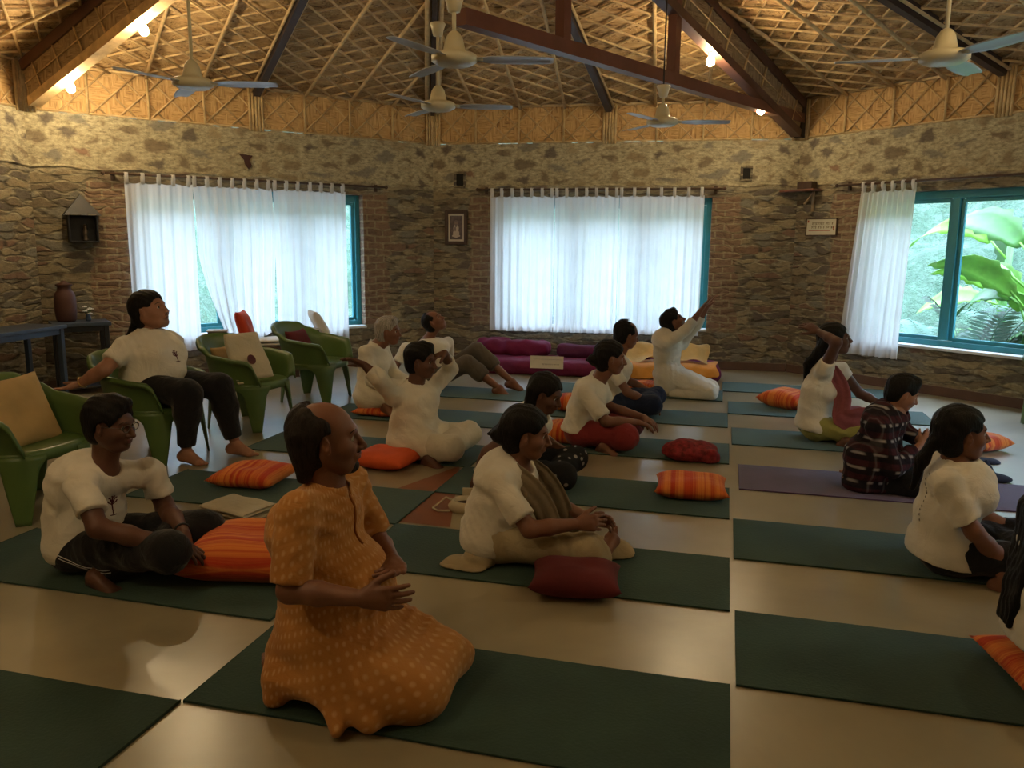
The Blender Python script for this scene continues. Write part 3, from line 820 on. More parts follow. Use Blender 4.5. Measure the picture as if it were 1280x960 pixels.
o=blob_obj('cloth_bundle',[((1.63,3.10,.02),(1.64,3.10,.13),.085,.012,'c'),((1.57,3.06,.02),(.09,.08,.03),0,0,'e'),((1.71,3.08,.02),(.09,.07,.03),0,0,'e')],.008,M_NAVY,(.006,30,1),flatz=.002)
tag(o,'dark navy cloth standing up in a small peak on bare floor by the purple mat','cloth')
o=blob_obj('dark_cloth',[((1.66,3.62,.0),(.16,.10,.035),0,0,'e'),((1.80,3.60,.0),(.08,.07,.03),0,0,'e')],.01,M_NAVY,(.006,30,4),flatz=.0)
tag(o,'low dark cloth lying on the floor below the loose orange cushion','cloth')
# folded cream cloth by the young man
def folded(loc,w,d,h,rz,n,mat,label,cat,name='folded_cloth'):
    mb=MB(); rs=random.Random(3)
    for i in range(n):
        z0=h*i/n; t=h/n*.86; ww=w*(1-.03*rs.random()); dd=d*(1-.05*rs.random())
        rows=[]
        for j in range(9):
            x=-ww/2+ww*j/8; q=[]
            for a in range(13):
                an=2*math.pi*a/12; y=math.cos(an); zz=math.sin(an)
                q.append((x+(.006*math.sin(j+i)),math.copysign(abs(y)**.35,y)*dd/2,z0+t/2+math.copysign(abs(zz)**.8,zz)*t/2+.003*math.sin(j*1.3+i)))
            rows.append(q)
        b0=len(mb.V); mb.grid(rows)
        mb.F.append(tuple(b0+a for a in range(12))); mb.M.append(0); mb.F.append(tuple(b0+8*13+a for a in range(12))[::-1]); mb.M.append(0)
    o=mb.build(name,[mat],smooth=True,loc=loc,rz=R_(rz)); return tag(o,label,cat)
M_CREAMC=cloth('cream_cotton',(.50,.45,.33)); M_WHITEC=cloth('white_cotton_plain',(.68,.66,.60))
folded((-2.66,1.10,.001),.36,.26,.07,-14,3,M_CREAMC,'folded cream cloth on the floor between the young man and the orange cushions','folded cloth')
# slip-on bag / pouch with cream rim
def pouch():
    e=empty('pouch',(-1.41,1.56,0),R_(8)); m1=simple('cream_canvas',(.50,.43,.30),.85,.1,6); m2=simple('brown_lining',(.05,.03,.022),.9,.2,8)
    mb=MB(); n=28; prof=[]
    def ring(sx,sy,z,dx=0,p=2.6): return [(dx+sx*math.copysign(abs(math.cos(2*math.pi*i/n))**(2/p),math.cos(2*math.pi*i/n)),sy*math.copysign(abs(math.sin(2*math.pi*i/n))**(2/p),math.sin(2*math.pi*i/n)),z) for i in range(n)]
    mb.grid([ring(.155,.085,0),ring(.165,.095,.03),ring(.15,.085,.06,.01),ring(.14,.078,.062,.01),ring(.135,.07,.03,.01)],close=True)
    mb.F.append(tuple(range(n))[::-1]); mb.M.append(0)
    mb.build('body',[m1],parent=e,smooth=True)
    q=MB(); q.V=[]; r=ring(.138,.072,.035,.01); q.add(r,[tuple(range(n))]); q.build('lining',[m2],parent=e)
    f=MB(); f.box((.03,.10,.055),(.26,.012,.09)); f.build('flap',[m1],parent=e,bevel=.004)
    s=MB(); s.tube([(-.15,.03,.045),(-.19,.06,.05),(-.23,.03,.02),(-.25,-.03,.012),(-.21,-.08,.012),(-.14,-.09,.02)],.006,6); s.build('strap',[m1],parent=e,smooth=True)
    return tag(e,'open cream pouch with a dark lining on the floor behind the scarf woman','pouch')
pouch()

# ------------------------------------------------------------------ moulded green plastic armchairs
M_GREEN=simple('green_plastic',(.075,.135,.035),.38,.08,3,bs=.05,bscale=120,spec=.5)
def armchair():
    e=empty('armchair'); HW,HD,SZ=.275,.265,.39
    def plan(th,sc=1.,p=2.7):   # th=0 is the front (+x)
        c,s_=math.cos(th),math.sin(th)
        return HD*sc*math.copysign(abs(c)**(2/p),c), HW*sc*math.copysign(abs(s_)**(2/p),s_)
    def top(th):
        a=abs(math.degrees(th))
        pts=[(38,SZ+.01),(44,.47),(50,.54),(58,.578),(75,.59),(100,.615),(125,.675),(150,.735),(180,.75)]
        for (a0,z0),(a1,z1) in zip(pts,pts[1:]):
            if a<=a1:
                t=max(0,(a-a0)/(a1-a0)); t=t*t*(3-2*t) if a0>=58 else t; return z0+(z1-z0)*t
        return .75
    # shell: arms and back, flaring outwards and rolling over at the rim
    mb=MB(); n=88; rows=[]
    a0,a1=math.radians(38),math.radians(322)
    for i in range(n+1):
        th=a0+(a1-a0)*i/n; ths=th if th<math.pi else th-2*math.pi; zt=top(ths); row=[]
        back=max(0,(abs(math.degrees(ths))-110)/70)
        for j in range(13):
            v=j/12; z=SZ-.035+(zt-SZ+.035)*v; sc=1.0+.13*v**1.4+.14*back*v
            if v>.86: sc+=.06*(v-.86)/.14
            x,y=plan(th,sc); row.append((x-.03*back*v,y,z))
        x,y=plan(th,1.0+.13+.14*back+.12); row.append((x-.03*back,y,zt-.004))
        x,y=plan(th,1.0+.13+.14*back+.135); row.append((x-.03*back,y,zt-.028))
        rows.append(row)
    mb.grid(rows); mb.build('shell',[M_GREEN],parent=e,smooth=True,solid=.009)
    # seat, slightly dished, with a rolled front lip
    mb=MB(); rows=[]
    for i in range(13):
        r=i/12; rows.append([(plan(2*math.pi*j/56,max(r,.01)*1.0)[0],plan(2*math.pi*j/56,max(r,.01))[1],SZ-.022*(1-r*r)-.004*(1 if r>.99 else 0)) for j in range(56)])
    rows.append([(plan(2*math.pi*j/56,1.03)[0],plan(2*math.pi*j/56,1.03)[1],SZ-.015) for j in range(56)])
    rows.append([(plan(2*math.pi*j/56,1.03)[0],plan(2*math.pi*j/56,1.03)[1],SZ-.06) for j in range(56)])
    mb.grid(rows,close=True); mb.build('seat',[M_GREEN],parent=e,smooth=True,solid=.008)
    # four broad tapering legs
    for sx in(1,-1):
        for sy in(1,-1):
            mid=math.atan2(sy*1.0,sx*1.0); mb=MB(); rows=[]
            for j in range(15):
                v=j/14; z=SZ-.02-(SZ-.02)*v; half=math.radians(20)*(1-v)+math.radians(10)+math.radians(20)*max(0,1-v/.22)**1.6
                sc=1.02+.10*v; row=[]
                for i in range(15):
                    th=mid+half*(-1+2*i/14)
                    if sx>0 and abs(math.degrees(th))<10: th=math.copysign(math.radians(10),sy)
                    x,y=plan(th,sc,3.4); row.append((x,y,z))
                rows.append(row)
            mb.grid(rows); mb.build('leg',[M_GREEN],parent=e,smooth=True,solid=.010)
    return e
def copy_tree(o,parent=None):
    c=o.copy(); COL.objects.link(c); c.parent=parent
    for ch in list(o.children): copy_tree(ch,c)
    return c
CH=armchair()
def place_chair(first,x,y,rz,label):
    o=CH if first else copy_tree(CH); o.location=(x,y,0); o.rotation_euler=(0,0,R_(rz)); return tag(o,label,'chair','green moulded plastic armchairs')
place_chair(True,-3.88,.89,-4,'green plastic armchair cut off by the left edge, cream cushion on its seat')
place_chair(False,-3.97,2.08,-2,'green plastic armchair the large woman sits in')
place_chair(False,-3.90,3.17,-4,'empty green plastic armchair holding a cream tote bag')
place_chair(False,-3.93,4.35,0,'empty green plastic armchair with the maroon cushion, farthest of the row')
place_chair(False,2.84,5.22,239,'green plastic armchair at the right edge, only its leg and arm in view')
M_OCHRE=simple('ochre_cotton',(.44,.30,.13),.9,.12,5,bs=.2)
cushion((-4.00,.94,.52),.44,.42,.13,0,'cream ochre cushion leaning on the back of the nearest green armchair',M_OCHRE,None,tilt=(4,66),name='cushion',seed=21)
cushion((-4.13,4.36,.49),.36,.36,.12,0,'maroon cushion leaning in the farthest green armchair',MATS['maroon_cotton'],None,tilt=(0,66),seed=22)
cushion((-4.10,3.13,.50),.32,.32,.10,0,'small ochre cushion behind the tote bag in the green armchair',M_OCHRE,None,tilt=(0,66),seed=23)
# tote bag
def tote():
    e=empty('tote_bag',(-3.90,3.10,.40),R_(-22)); mb=MB(); n=14; rows=[]
    for i in range(n+1):
        v=i/n; w=.36*(1-.12*v); t=.055*(1-v)**.6+.012
        ring=[]
        for j in range(24):
            an=2*math.pi*j/24; ring.append((math.copysign(abs(math.cos(an))**.7,math.cos(an))*t+.012*math.sin(v*6)-.19*v+.12,math.copysign(abs(math.sin(an))**.5,math.sin(an))*w/2+.03*v,.02+.35*v))
        rows.append(ring)
    mb.grid(rows,close=True); mb.F.append(tuple(range(24))[::-1]); mb.M.append(0); mb.F.append(tuple(n*24+j for j in range(24))); mb.M.append(0)
    mb.build('bag_body',[M_CREAMC],parent=e,smooth=True)
    m=MB(); 
    m.V=[];k=18
    c=(.105,-.015,.175)
    for r,zoff,mm in((.037,.004,0),):
        pts=[(c[0]-.0+.022-(.19/.35)*r*math.sin(2*math.pi*i/k)*1.0,c[1]+r*math.cos(2*math.pi*i/k),c[2]+r*math.sin(2*math.pi*i/k)) for i in range(k)]
        m.add(pts,[tuple(range(k))])
    m.build('printed_roundel',[simple('dark_print',(.10,.03,.035),.9,.3,60)],parent=e,solid=.004)
    h=MB(); h.tube([(.10,-.14,.02),(.17,-.18,-.0),(.20,-.10,.003),(.14,-.06,.02)],.009,6); h.build('strap',[M_CREAMC],parent=e,smooth=True)
    return tag(e,'cream cotton tote bag with a dark round print lying in the green armchair','bag')
tote()

# ------------------------------------------------------------------ tables along the left wall
M_BLUEM=simple('blue_grey_steel',(.06,.085,.13),.35,.15,5,metal=.3); M_DARKT=simple('dark_table_steel',(.02,.022,.028),.4,.2,6)
def table(p,rz,w,d,h,label,top,leg,thick=.035,lw=.045,cat='table',name='side_table',shelf=False):
    e=empty(name,p,rz)
    mb=MB(); mb.box((0,0,h-thick/2),(w,d,thick)); mb.build('table_top',[top],parent=e,bevel=.006)
    for sx in(-1,1):
        for sy in(-1,1):
            mb=MB(); x=sx*(w/2-lw);y=sy*(d/2-lw); mb.box((x,y,(h-thick)/2),(lw,lw,h-thick)); mb.box((x,y,.006),(lw*1.25,lw*1.25,.012)); mb.build('leg',[leg],parent=e,bevel=.004)
    mb=MB()
    for sy in(-1,1): mb.box((0,sy*(d/2-lw),h-thick-.03),(w-3*lw,.02,.05))
    for sx in(-1,1): mb.box((sx*(w/2-lw),0,h-thick-.03),(.02,d-3*lw,.05))
    mb.build('apron',[leg],parent=e,bevel=.002)
    if shelf:
        mb=MB(); mb.box((0,0,.07),(w-2*lw,d-2*lw,.02)); mb.build('shelf',[leg],parent=e,bevel=.003)
    return tag(e,label,cat)
q=wpt(-1,.30,.30,0); table(q,wang(-1),.52,.42,.72,'dark steel side table against the left wall holding the clay water pot',M_BLUEM,M_DARKT,shelf=True)
q2=wpt(6,S-.80,.34,0); table(q2,wang(6)+.05,.95,.45,.72,'blue-grey steel table at the left edge next to the dark side table',M_BLUEM,M_BLUEM)
# clay pot
def pot(p):
    e=empty('clay_pot',p); m=simple('dark_clay',(.075,.03,.022),.6,.15,7)
    mb=MB(); mb.lathe([(.075,0),(.092,.02),(.10,.10),(.10,.22),(.09,.28),(.065,.31),(.06,.34),(.072,.36),(.068,.365)],n=28); mb.build('body',[m],parent=e,smooth=True)
    mb=MB(); mb.lathe([(.075,.355),(.08,.37),(.03,.385),(.02,.40),(.006,.405)],n=20); mb.build('lid',[m],parent=e,smooth=True)
    return tag(e,'tall dark red-brown clay water pot on the side table by the left wall','pot')
pp=wpt(-1,.19,.26,.72); pot(pp)
def flowers(p):
    e=empty('flower_vase',p); mb=MB(); mb.lathe([(.022,0),(.028,.02),(.02,.06),(.024,.07)],n=14); mb.build('vase',[M_BLUEM],parent=e,smooth=True)
    random.seed(3); wm=simple('white_petals',(.75,.75,.68),.7,.05)
    for i in range(7):
        x,y,z=random.uniform(-.07,.07),random.uniform(-.05,.05),random.uniform(.07,.15)
        s_=MB(); s_.tube([(0,0,.06),(x*.6,y*.6,z*.7),(x,y,z)],.0025,5); so=s_.build('stem',[simple('stem_green',(.05,.10,.03))],parent=e,smooth=True)
        b=MB()
        for k in range(6):
            an=k*1.047; c=(x+.014*math.cos(an),y+.014*math.sin(an),z)
            b.lathe([(.001,-.004),(.009,-.001),(.009,.003),(.002,.006)],c=c,n=8)
        b.lathe([(.001,-.004),(.008,0),(.007,.008),(.001,.01)],c=(x,y,z+.002),n=8)
        b.build('flower',[wm],parent=so,smooth=True)
    return tag(e,'small bunch of white flowers beside the clay pot','flowers')
flowers(wpt(-1,.38,.30,.72))

# low wooden table behind the armchairs with white cloth on top, and the things on it
tb=Vector((-4.93,5.05,0)); ta=R_(49)
table(tb,ta,.95,.50,.42,'low wooden table behind the green armchairs in front of the left window',M_WOODD,M_WOODD)
folded((tb.x+.10,tb.y+.10,.42),.60,.40,.075,49,2,M_WHITEC,'folded white cloth on the low wooden table','folded cloth')
cushion((tb.x-.16,tb.y-.18,.60),.38,.36,.13,20,'red cushion standing on the low table against the white curtain',M_STD,None,tilt=(0,72),seed=31)
cushion((tb.x+.42,tb.y+.38,.60),.34,.34,.12,40,'white cushion standing behind the farthest green armchair',M_WHITEC,None,tilt=(0,60),seed=32)
def camera_bag(p,rz,label):
    e=empty('box_bag',p,rz); mb=MB(); mb.box((0,0,.08),(.20,.15,.16)); mb.build('body',[simple('brown_vinyl',(.10,.06,.05),.5,.2)],parent=e,bevel=.02)
    mb=MB(); mb.box((0,0,.168),(.21,.16,.018)); mb.build('lid',[simple('pale_vinyl',(.45,.43,.42),.5,.1)],parent=e,bevel=.006)
    return tag(e,label,'bag')
camera_bag((tb.x-.36,tb.y-.30,.42),R_(30),'brown bag with a pale lid on the low table left of the red cushion')
camera_bag((tb.x+.46,tb.y+.16,.42),R_(60),'brown bag with a pale lid standing near the white cushion')

# ------------------------------------------------------------------ things on the walls
def picture():
    e=empty('framed_picture',wpt(0,.31,.015,1.73),wang(0)); W,H,b_=.30,.44,.045
    mb=MB()
    for x,z,w,h in((-(W-b_)/2,0,b_,H),((W-b_)/2,0,b_,H),(0,(H-b_)/2,W-2*b_,b_),(0,-(H-b_)/2,W-2*b_,b_)): mb.box((x,-.005,z),(w,.03,h))
    mb.build('frame',[simple('frame_wood',(.045,.022,.015),.4,.2)],parent=e,bevel=.005)
    mb=MB(); mb.box((0,.0,0),(W-2*b_,.006,H-2*b_)); mb.build('mount',[simple('mount_card',(.55,.50,.42),.8,.05)],parent=e)
    mb=MB(); mb.box((0,-.004,0),(W-2*b_-.045,.003,H-2*b_-.05)); mb.build('print',[simple('print_dark',(.10,.075,.075),.6,.5,16)],parent=e)
    f=MB()
    # seated pale-robed figure, drawn as a flat print
    def disc(cx,cz,rx,rz_,m,y=-.0066,n=20): f.add([(cx+rx*math.cos(2*math.pi*i/n),y,cz+rz_*math.sin(2*math.pi*i/n)) for i in range(n)],[tuple(range(n))],m)
    disc(0,-.075,.042,.055,0); disc(0,-.01,.036,.055,0); disc(0,.055,.020,.026,1,-.0068); disc(0,.078,.022,.017,2,-.0069); disc(0,.028,.017,.022,2,-.0070)
    disc(-.012,-.02,.012,.03,2,-.0071,12); disc(0,-.105,.055,.018,0)
    f.build('printed_figure',[simple('print_pale',(.50,.43,.36),.6,.1),simple('print_skin',(.26,.18,.14),.6,.1),simple('print_grey',(.17,.13,.125),.6,.2)],parent=e)
    return tag(e,'dark framed portrait print of a robed figure on the stone wall','picture')
picture()
def glyphs(parent,x0,x1,z,h,seed,m,y,name='lettering',lean=0):
    """a line of small handwritten-looking strokes"""
    rs=random.Random(seed); mb=MB(); x=x0
    while x<x1:
        w=h*rs.uniform(.55,.85)
        if rs.random()<.16: x+=w*.7; continue
        mb.box((x+w/2,y,z+h*.45),(w,.002,h*.13))
        for _ in range(rs.choice((1,2,2))):
            xx=x+w*rs.uniform(.15,.85); hh=h*rs.uniform(.5,.95); mb.box((xx,y,z+h*.42-hh/2),(h*.12,.002,hh))
        if rs.random()<.6: mb.box((x+w*.45,y,z-h*.05),(w*.6,.002,h*.12),rot=Matrix.Rotation(rs.uniform(-.7,.7),3,'Y'))
        x+=w*1.02
    return mb.build(name,[m],parent=parent)
def sign():
    e=empty('wall_sign',wpt(1,.37,.015,1.75),wang(1)); W,H=.40,.19
    mb=MB(); mb.box((0,0,0),(W,.014,H)); mb.build('board',[simple('sign_board',(.50,.47,.34),.6,.06)],parent=e,bevel=.002)
    mb=MB()
    for x,z,w,h in((-W/2,0,.012,H+.012),(W/2,0,.012,H+.012),(0,H/2,W,.012),(0,-H/2,W,.012)): mb.box((x,-.004,z),(w,.02,h))
    mb.build('frame',[M_WOODD],parent=e,bevel=.002)
    inkr=simple('red_ink',(.30,.06,.025),.7,.1,bs=0); inkb=simple('brown_ink',(.12,.07,.03),.7,.1,bs=0)
    bd=e.children[0]; glyphs(bd,-.15,.15,.035,.030,4,inkb,-.008); glyphs(bd,-.13,.15,-.008,.030,6,inkb,-.008); 
    mb=MB(); mb.box((-.02,-.008,-.042),(.29,.002,.007)); mb.build('red_rule',[inkr],parent=e)
    mb=MB(); mb.box((-.175,-.008,.065),(.018,.002,.026)); mb.box((.165,-.008,-.015),(.014,.002,.05)); mb.build('red_marks',[inkr],parent=e)
    return tag(e,'small cream sign with dark lettering on the stone wall by the right window','sign')
sign()
def shelf():
    e=empty('wall_bracket_shelf',wpt(1,.13,0,2.17),wang(1)); 
    mb=MB(); mb.box((-.02,-.10,0),(.46,.17,.022)); mb.build('plank',[simple('shelf_wood',(.20,.085,.05),.6,.2)],parent=e,bevel=.004)
    for x in(.10,):
        mb=MB(); mb.box((x,-.012,-.12),(.03,.02,.24)); mb.box((x,-.10,-.10),(.022,.20,.022),rot=Matrix.Rotation(R_(42),3,'X')); mb.build('bracket',[simple('bracket_wood',(.28,.20,.11),.6,.2)],parent=e,bevel=.003)
    mb=MB(); mb.box((.06,-.09,.055),(.20,.11,.085)); mb.build('dark_box',[M_WOODD],parent=e,bevel=.01)
    return tag(e,'small wooden bracket shelf in the corner above the wall sign','shelf')
shelf()
def shrine():
    e=empty('wall_lantern',wpt(-1,.42,.0,1.50),wang(-1)); bm_=simple('black_tin',(.010,.010,.013),.5,.2,9,metal=0); W,D,H=.27,.15,.27  # black shrine box on the wall, holds no lamp
    mb=MB(); mb.box((0,-.012,H/2),(W,.02,H)); mb.box((0,-D/2,.008),(W,D,.016)); mb.build('back_panel',[bm_],parent=e,bevel=.003)
    for sx in(-1,1):
        mb=MB(); mb.box((sx*(W/2-.008),-D/2,H/2),(.016,D,H)); mb.build('side_panel',[bm_],parent=e,bevel=.003)
    mb=MB(); hw,o=W/2+.035,D+.02
    mb.add([(-hw,0,H),(hw,0,H),(hw,-o,H),(-hw,-o,H),(0,0,H+.21),(0,-o*.35,H+.21)],[(0,1,2,3),(0,4,1),(2,5,3),(1,4,5,2),(3,5,4,0)]); mb.build('pointed_roof',[bm_],parent=e)
    mb=MB(); mb.box((-.07,-o-.002,H+.006),(.09,.006,.012)); mb.box((.08,-o-.002,H+.006),(.08,.006,.014)); mb.build('tin_edge',[simple('bright_tin',(.8,.82,.9),.2,.05,metal=1)],parent=e)
    mb=MB(); mb.lathe([(.03,.016),(.035,.03),(.02,.05),(.026,.08),(.03,.11),(.016,.135),(.02,.15),(.018,.17),(.004,.185)],c=(.02,-.08,0),n=14)
    mb.build('figurine',[simple('bronze',(.10,.08,.06),.35,.3,metal=.8)],parent=e,smooth=True)
    return tag(e,'small black house-shaped wall niche with pointed roof and tiny figurine','wall niche')
shrine()
def bird():
    e=empty('wall_ornament',wpt(-1,2.12,.0,2.40),wang(-1)); m=simple('rust_iron',(.045,.014,.012),.6,.3)
    mb=MB(); mb.add([(-.08,-.01,.09),(.07,-.01,.08),(.03,-.02,.02),(.055,-.02,-.03),(.02,-.015,-.075),(-.02,-.02,-.02),(-.03,-.015,.03)],[(0,6,2,1),(6,5,2),(5,4,3,2)]); mb.build('plate',[m],parent=e,solid=.012)
    mb=MB(); mb.box((0,-.003,.0),(.03,.02,.05)); mb.build('mount',[m],parent=e)
    return tag(e,'small rusty dark red ornament fixed above the left curtain rod','wall ornament')
bird()

# ------------------------------------------------------------------ mattress, bolster and cloths under the middle window
M_MAG=simple('magenta_cotton',(.15,.010,.055),.85,.25,3,bs=.25,bscale=20,bd=.02); M_MAG2=simple('purple_cotton',(.10,.012,.055),.85,.25,3,bs=.25,bscale=20,bd=.02)
def softbox(name,c,size,rz,mat,n=3.5,wr=(.006,18,1),h=.014):
    f=Field((-size[0]/2-.04,-size[1]/2-.04,-.03),(size[0]/2+.04,size[1]/2+.04,size[2]+.04),h)
    X,Y,Z=f.xyz(); r=min(.08,size[2]*.45)
    qx=np.abs(X)-(size[0]/2-r);qy=np.abs(Y)-(size[1]/2-r);qz=np.abs(Z-size[2]/2)-(size[2]/2-r)
    d=np.sqrt(np.maximum(qx,0)**2+np.maximum(qy,0)**2+np.maximum(qz,0)**2)+np.minimum(np.maximum(np.maximum(qx,qy),qz),0)-r
    f.f=d.astype(np.float32); f.wrinkle(*wr); f.plane((0,0,0),(0,0,-1))
    o=np_obj(name,[f.net()],[mat]); o.location=c; o.rotation_euler=(0,0,rz); return o
wa=wang(0)
tag(softbox('floor_mattress',(-1.60,6.80,0),(3.0,.72,.17),wa,M_MAG),'long low magenta-covered mattress on the floor under the middle window','mattress')
tag(softbox('bolster',(-2.62,6.98,.16),(.95,.34,.19),wa+.04,M_MAG,wr=(.022,11,2)),'magenta bolster on the left end of the long mattress','bolster','bolsters on the long mattress')
tag(softbox('bolster',(-1.50,7.05,.16),(1.15,.32,.16),wa,M_MAG2,wr=(.022,11,5)),'purple bolster behind the little white notice card','bolster','bolsters on the long mattress')
M_YEL=simple('yellow_orange_silk',(.62,.26,.035),.7,.2,3,bs=.3,bscale=14,bd=.03); M_YELP=simple('pale_yellow_silk',(.60,.42,.16),.7,.15,3,bs=.3,bscale=14,bd=.03)
def drape(name,c,w,rz,rows_yz,mat,label,amp=.012,seed=0):
    mb=MB(); n=60; R=[]
    for j,(y,z) in enumerate(rows_yz):
        r=[]
        for i in range(n+1):
            t=i/n; x=-w/2+w*t; e=abs(2*t-1)
            r.append((x+.03*math.sin(j*1.7+seed),y+amp*math.sin(t*37+seed+j*.4)+(.03*math.sin(t*9+seed) if j==0 else 0),z+amp*.7*math.sin(t*23+seed*2+j*.8)+(.035*math.sin(t*14+seed) if j==0 else 0)))
        R.append(r)
    mb.grid(R); o=mb.build(name,[mat],smooth=True,solid=.006,sub=1,loc=c,rz=rz); return tag(o,label,'cloth')
drape('draped_cloth',(-.78,6.50,0),1.30,wa,[(-.15,.055),(-.115,.125),(-.09,.175),(.0,.195),(.16,.195),(.32,.195)],M_YEL,'orange-yellow cloth draped over the right part of the magenta mattress')
drape('draped_cloth',(-.72,6.66,0),.98,wa,[(-.05,.22),(.03,.225),(.10,.27),(.18,.37),(.24,.39)],M_YELP,'pale yellow cloth folded back above the orange-yellow cloth',seed=3,amp=.016)
def card():
    e=empty('notice_card',(-2.06,6.385,-.02),wa); 
    c=MB(); c.box((0,0,.19),(.39,.008,.145),rot=Matrix.Rotation(R_(-10),3,'X')); c.build('board',[simple('white_card',(.62,.57,.47),.8,.05,bs=0)],parent=e)
    ink=simple('grey_ink',(.22,.20,.18),.8,.1,bs=0)
    g=MB(); rot=Matrix.Rotation(R_(-10),3,'X')
    for r_,(z,x0,x1,hh) in enumerate(((.035,-.15,.17,.010),(-.02,-.05,.15,.020))):
        rs=random.Random(r_); x=x0
        while x<x1:
            w=hh*rs.uniform(.5,.9); p=Vector((x,-.0055,z)); 
            g.box(rot@p+Vector((0,0,.19)),(w,.002,hh*.16),rot=rot); p2=Vector((x+w*.3,-.0055,z-hh*.3)); g.box(rot@p2+Vector((0,0,.19)),(hh*.16,.002,hh*.7),rot=rot); x+=w*1.15
    g.build('lettering',[ink],parent=e)
    return tag(e,'white notice card with a line of faint lettering leaning on the magenta mattress','card')
card()
def candle(p):
    mb=MB(); mb.lathe([(.018,0),(.02,.004),(.02,.05),(.016,.055)],n=12); mb.lathe([(.012,.055),(.02,.075),(.008,.095),(.002,.10)],n=10)
    o=mb.build('small_figurine',[simple('white_wax',(.6,.58,.55),.5,.05)],loc=p,smooth=True); return tag(o,'tiny white figurine on the magenta mattress left of the yellow cloth','figurine')
candle((-1.42,6.62,.17))

# ------------------------------------------------------------------ ceiling fans
M_BLADE=simple('blade_grey',(.50,.50,.50),.35,.06,5,bs=.03)
def fan(x,y,z,rod_,rz,label):
    e=empty('ceiling_fan',(x,y,z),rz)
    mb=MB(); mb.lathe([(.02,-.055),(.10,-.05),(.135,-.03),(.135,.0),(.12,.012),(.07,.02),(.062,.05),(.05,.10),(.03,.13),(.014,.14)],n=32); mb.build('motor_housing',[M_CREAM],parent=e,smooth=True)
    mb=MB(); mb.lathe([(.012,.13),(.012,rod_)],n=12); mb.build('down_rod',[M_CREAM],parent=e,smooth=True)
    mb=MB(); mb.lathe([(.014,rod_-.06),(.035,rod_-.055),(.05,rod_+.0),(.062,rod_+.03),(.055,rod_+.04),(.01,rod_+.045)],n=20); mb.build('canopy',[M_CREAM],parent=e,smooth=True)
    # thin dark hanger up to the roof
    mb=MB(); mb.tube([(0,0,rod_+.04),(0,0,zroof(x,y)-z-.01)],.007,8); mb.build('hanger',[M_STEELD],parent=e,smooth=True)
    for k in range(3):
        mb=MB(); rows=[]; a=k*2*math.pi/3
        prof=[(.13,.030),(.17,.040),(.22,.058),(.30,.068),(.40,.066),(.50,.060),(.56,.052),(.585,.038)]
        for r,w in prof:
            row=[]
            for q in range(7):
                t=-1+2*q/6; dx,dy,dz=r,t*w,-.018-t*w*.12-.005*(r-.13)+.006*(1-t*t)
                row.append((dx*math.cos(a)-dy*math.sin(a),dx*math.sin(a)+dy*math.cos(a),dz))
            rows.append(row)
        mb.grid(rows); bl=mb.build('blade',[M_BLADE],parent=e,smooth=True,solid=.004)
        mb=MB(); p0=Vector((.10*math.cos(a),.10*math.sin(a),-.01)); p1=Vector((.17*math.cos(a),.17*math.sin(a),-.016)); mb.tube([p0,p1],.012,8); mb.build('blade_arm',[M_CREAM],parent=bl,smooth=True)
    return tag(e,label,'ceiling fan','cream three-blade ceiling fans')
def zroof(x,y):
    best=1e9
    for i in range(8):
        A_,B_=EV[i],EV[(i+1)%8]; n=(B_-A_).cross(APEX-A_); z=A_.z-(n.x*(x-A_.x)+n.y*(y-A_.y))/n.z; best=min(best,z)
    return best
FR=.2575
fan(-3.73,2.39,2.61,.70,FR,'cream ceiling fan at the left, on a long down rod')
fan(-1.70,2.04,2.60,.30,FR,'largest looking cream ceiling fan near the centre, on a short down rod')
fan(-2.35,3.55,2.60,.56,FR,'cream ceiling fan lower in the photo, behind the central one')
fan(-.70,4.73,2.60,.25,FR-.1,'cream ceiling fan below the red-brown tie beam')
fan(1.05,2.61,2.60,.60,FR+math.pi-.25,'cream ceiling fan at the right, its broad blade turned towards the camera')
# ================================================================== PEOPLE
_f,_yaw,_pi,_ro,_C=1005.79,-.2575,-.1701,.0087,np.array([-.0847,-2.6943,1.5041])
_fw=np.array([math.sin(_yaw)*math.cos(_pi),math.cos(_yaw)*math.cos(_pi),math.sin(_pi)]);_rt=np.array([math.cos(_yaw),-math.sin(_yaw),0.]);_up=np.cross(_rt,_fw)
_r2=_rt*math.cos(_ro)+_up*math.sin(_ro);_u2=_up*math.cos(_ro)-_rt*math.sin(_ro)
def at(u,v,Y):
    """point at picture position (u,v) lying at world depth Y"""
    d=_fw+_r2*(u-640)/_f-_u2*(v-480)/_f; return _C+d*((Y-_C[1])/d[1])
def V3(*a): return np.array(a,float)
def unit(v): v=np.array(v,float); return v/np.linalg.norm(v)
SK_D=skin('skin_deep',(.115,.052,.034)); SK_M=skin('skin_brown',(.20,.09,.055)); SK_L=skin('skin_light_brown',(.33,.165,.105))
LIP=simple('lip',(.16,.045,.04),.5,.1,20); HAIR=hairmat('hair_black',(.006,.005,.005)); HAIRG=hairmat('hair_grey',(.28,.26,.24)); HAIRS=hairmat('hair_greying',(.016,.012,.011))
EYEW=simple('eye_white',(.55,.52,.48),.25,.03); IRIS=simple('eye_iris',(.012,.007,.005),.2,.1)
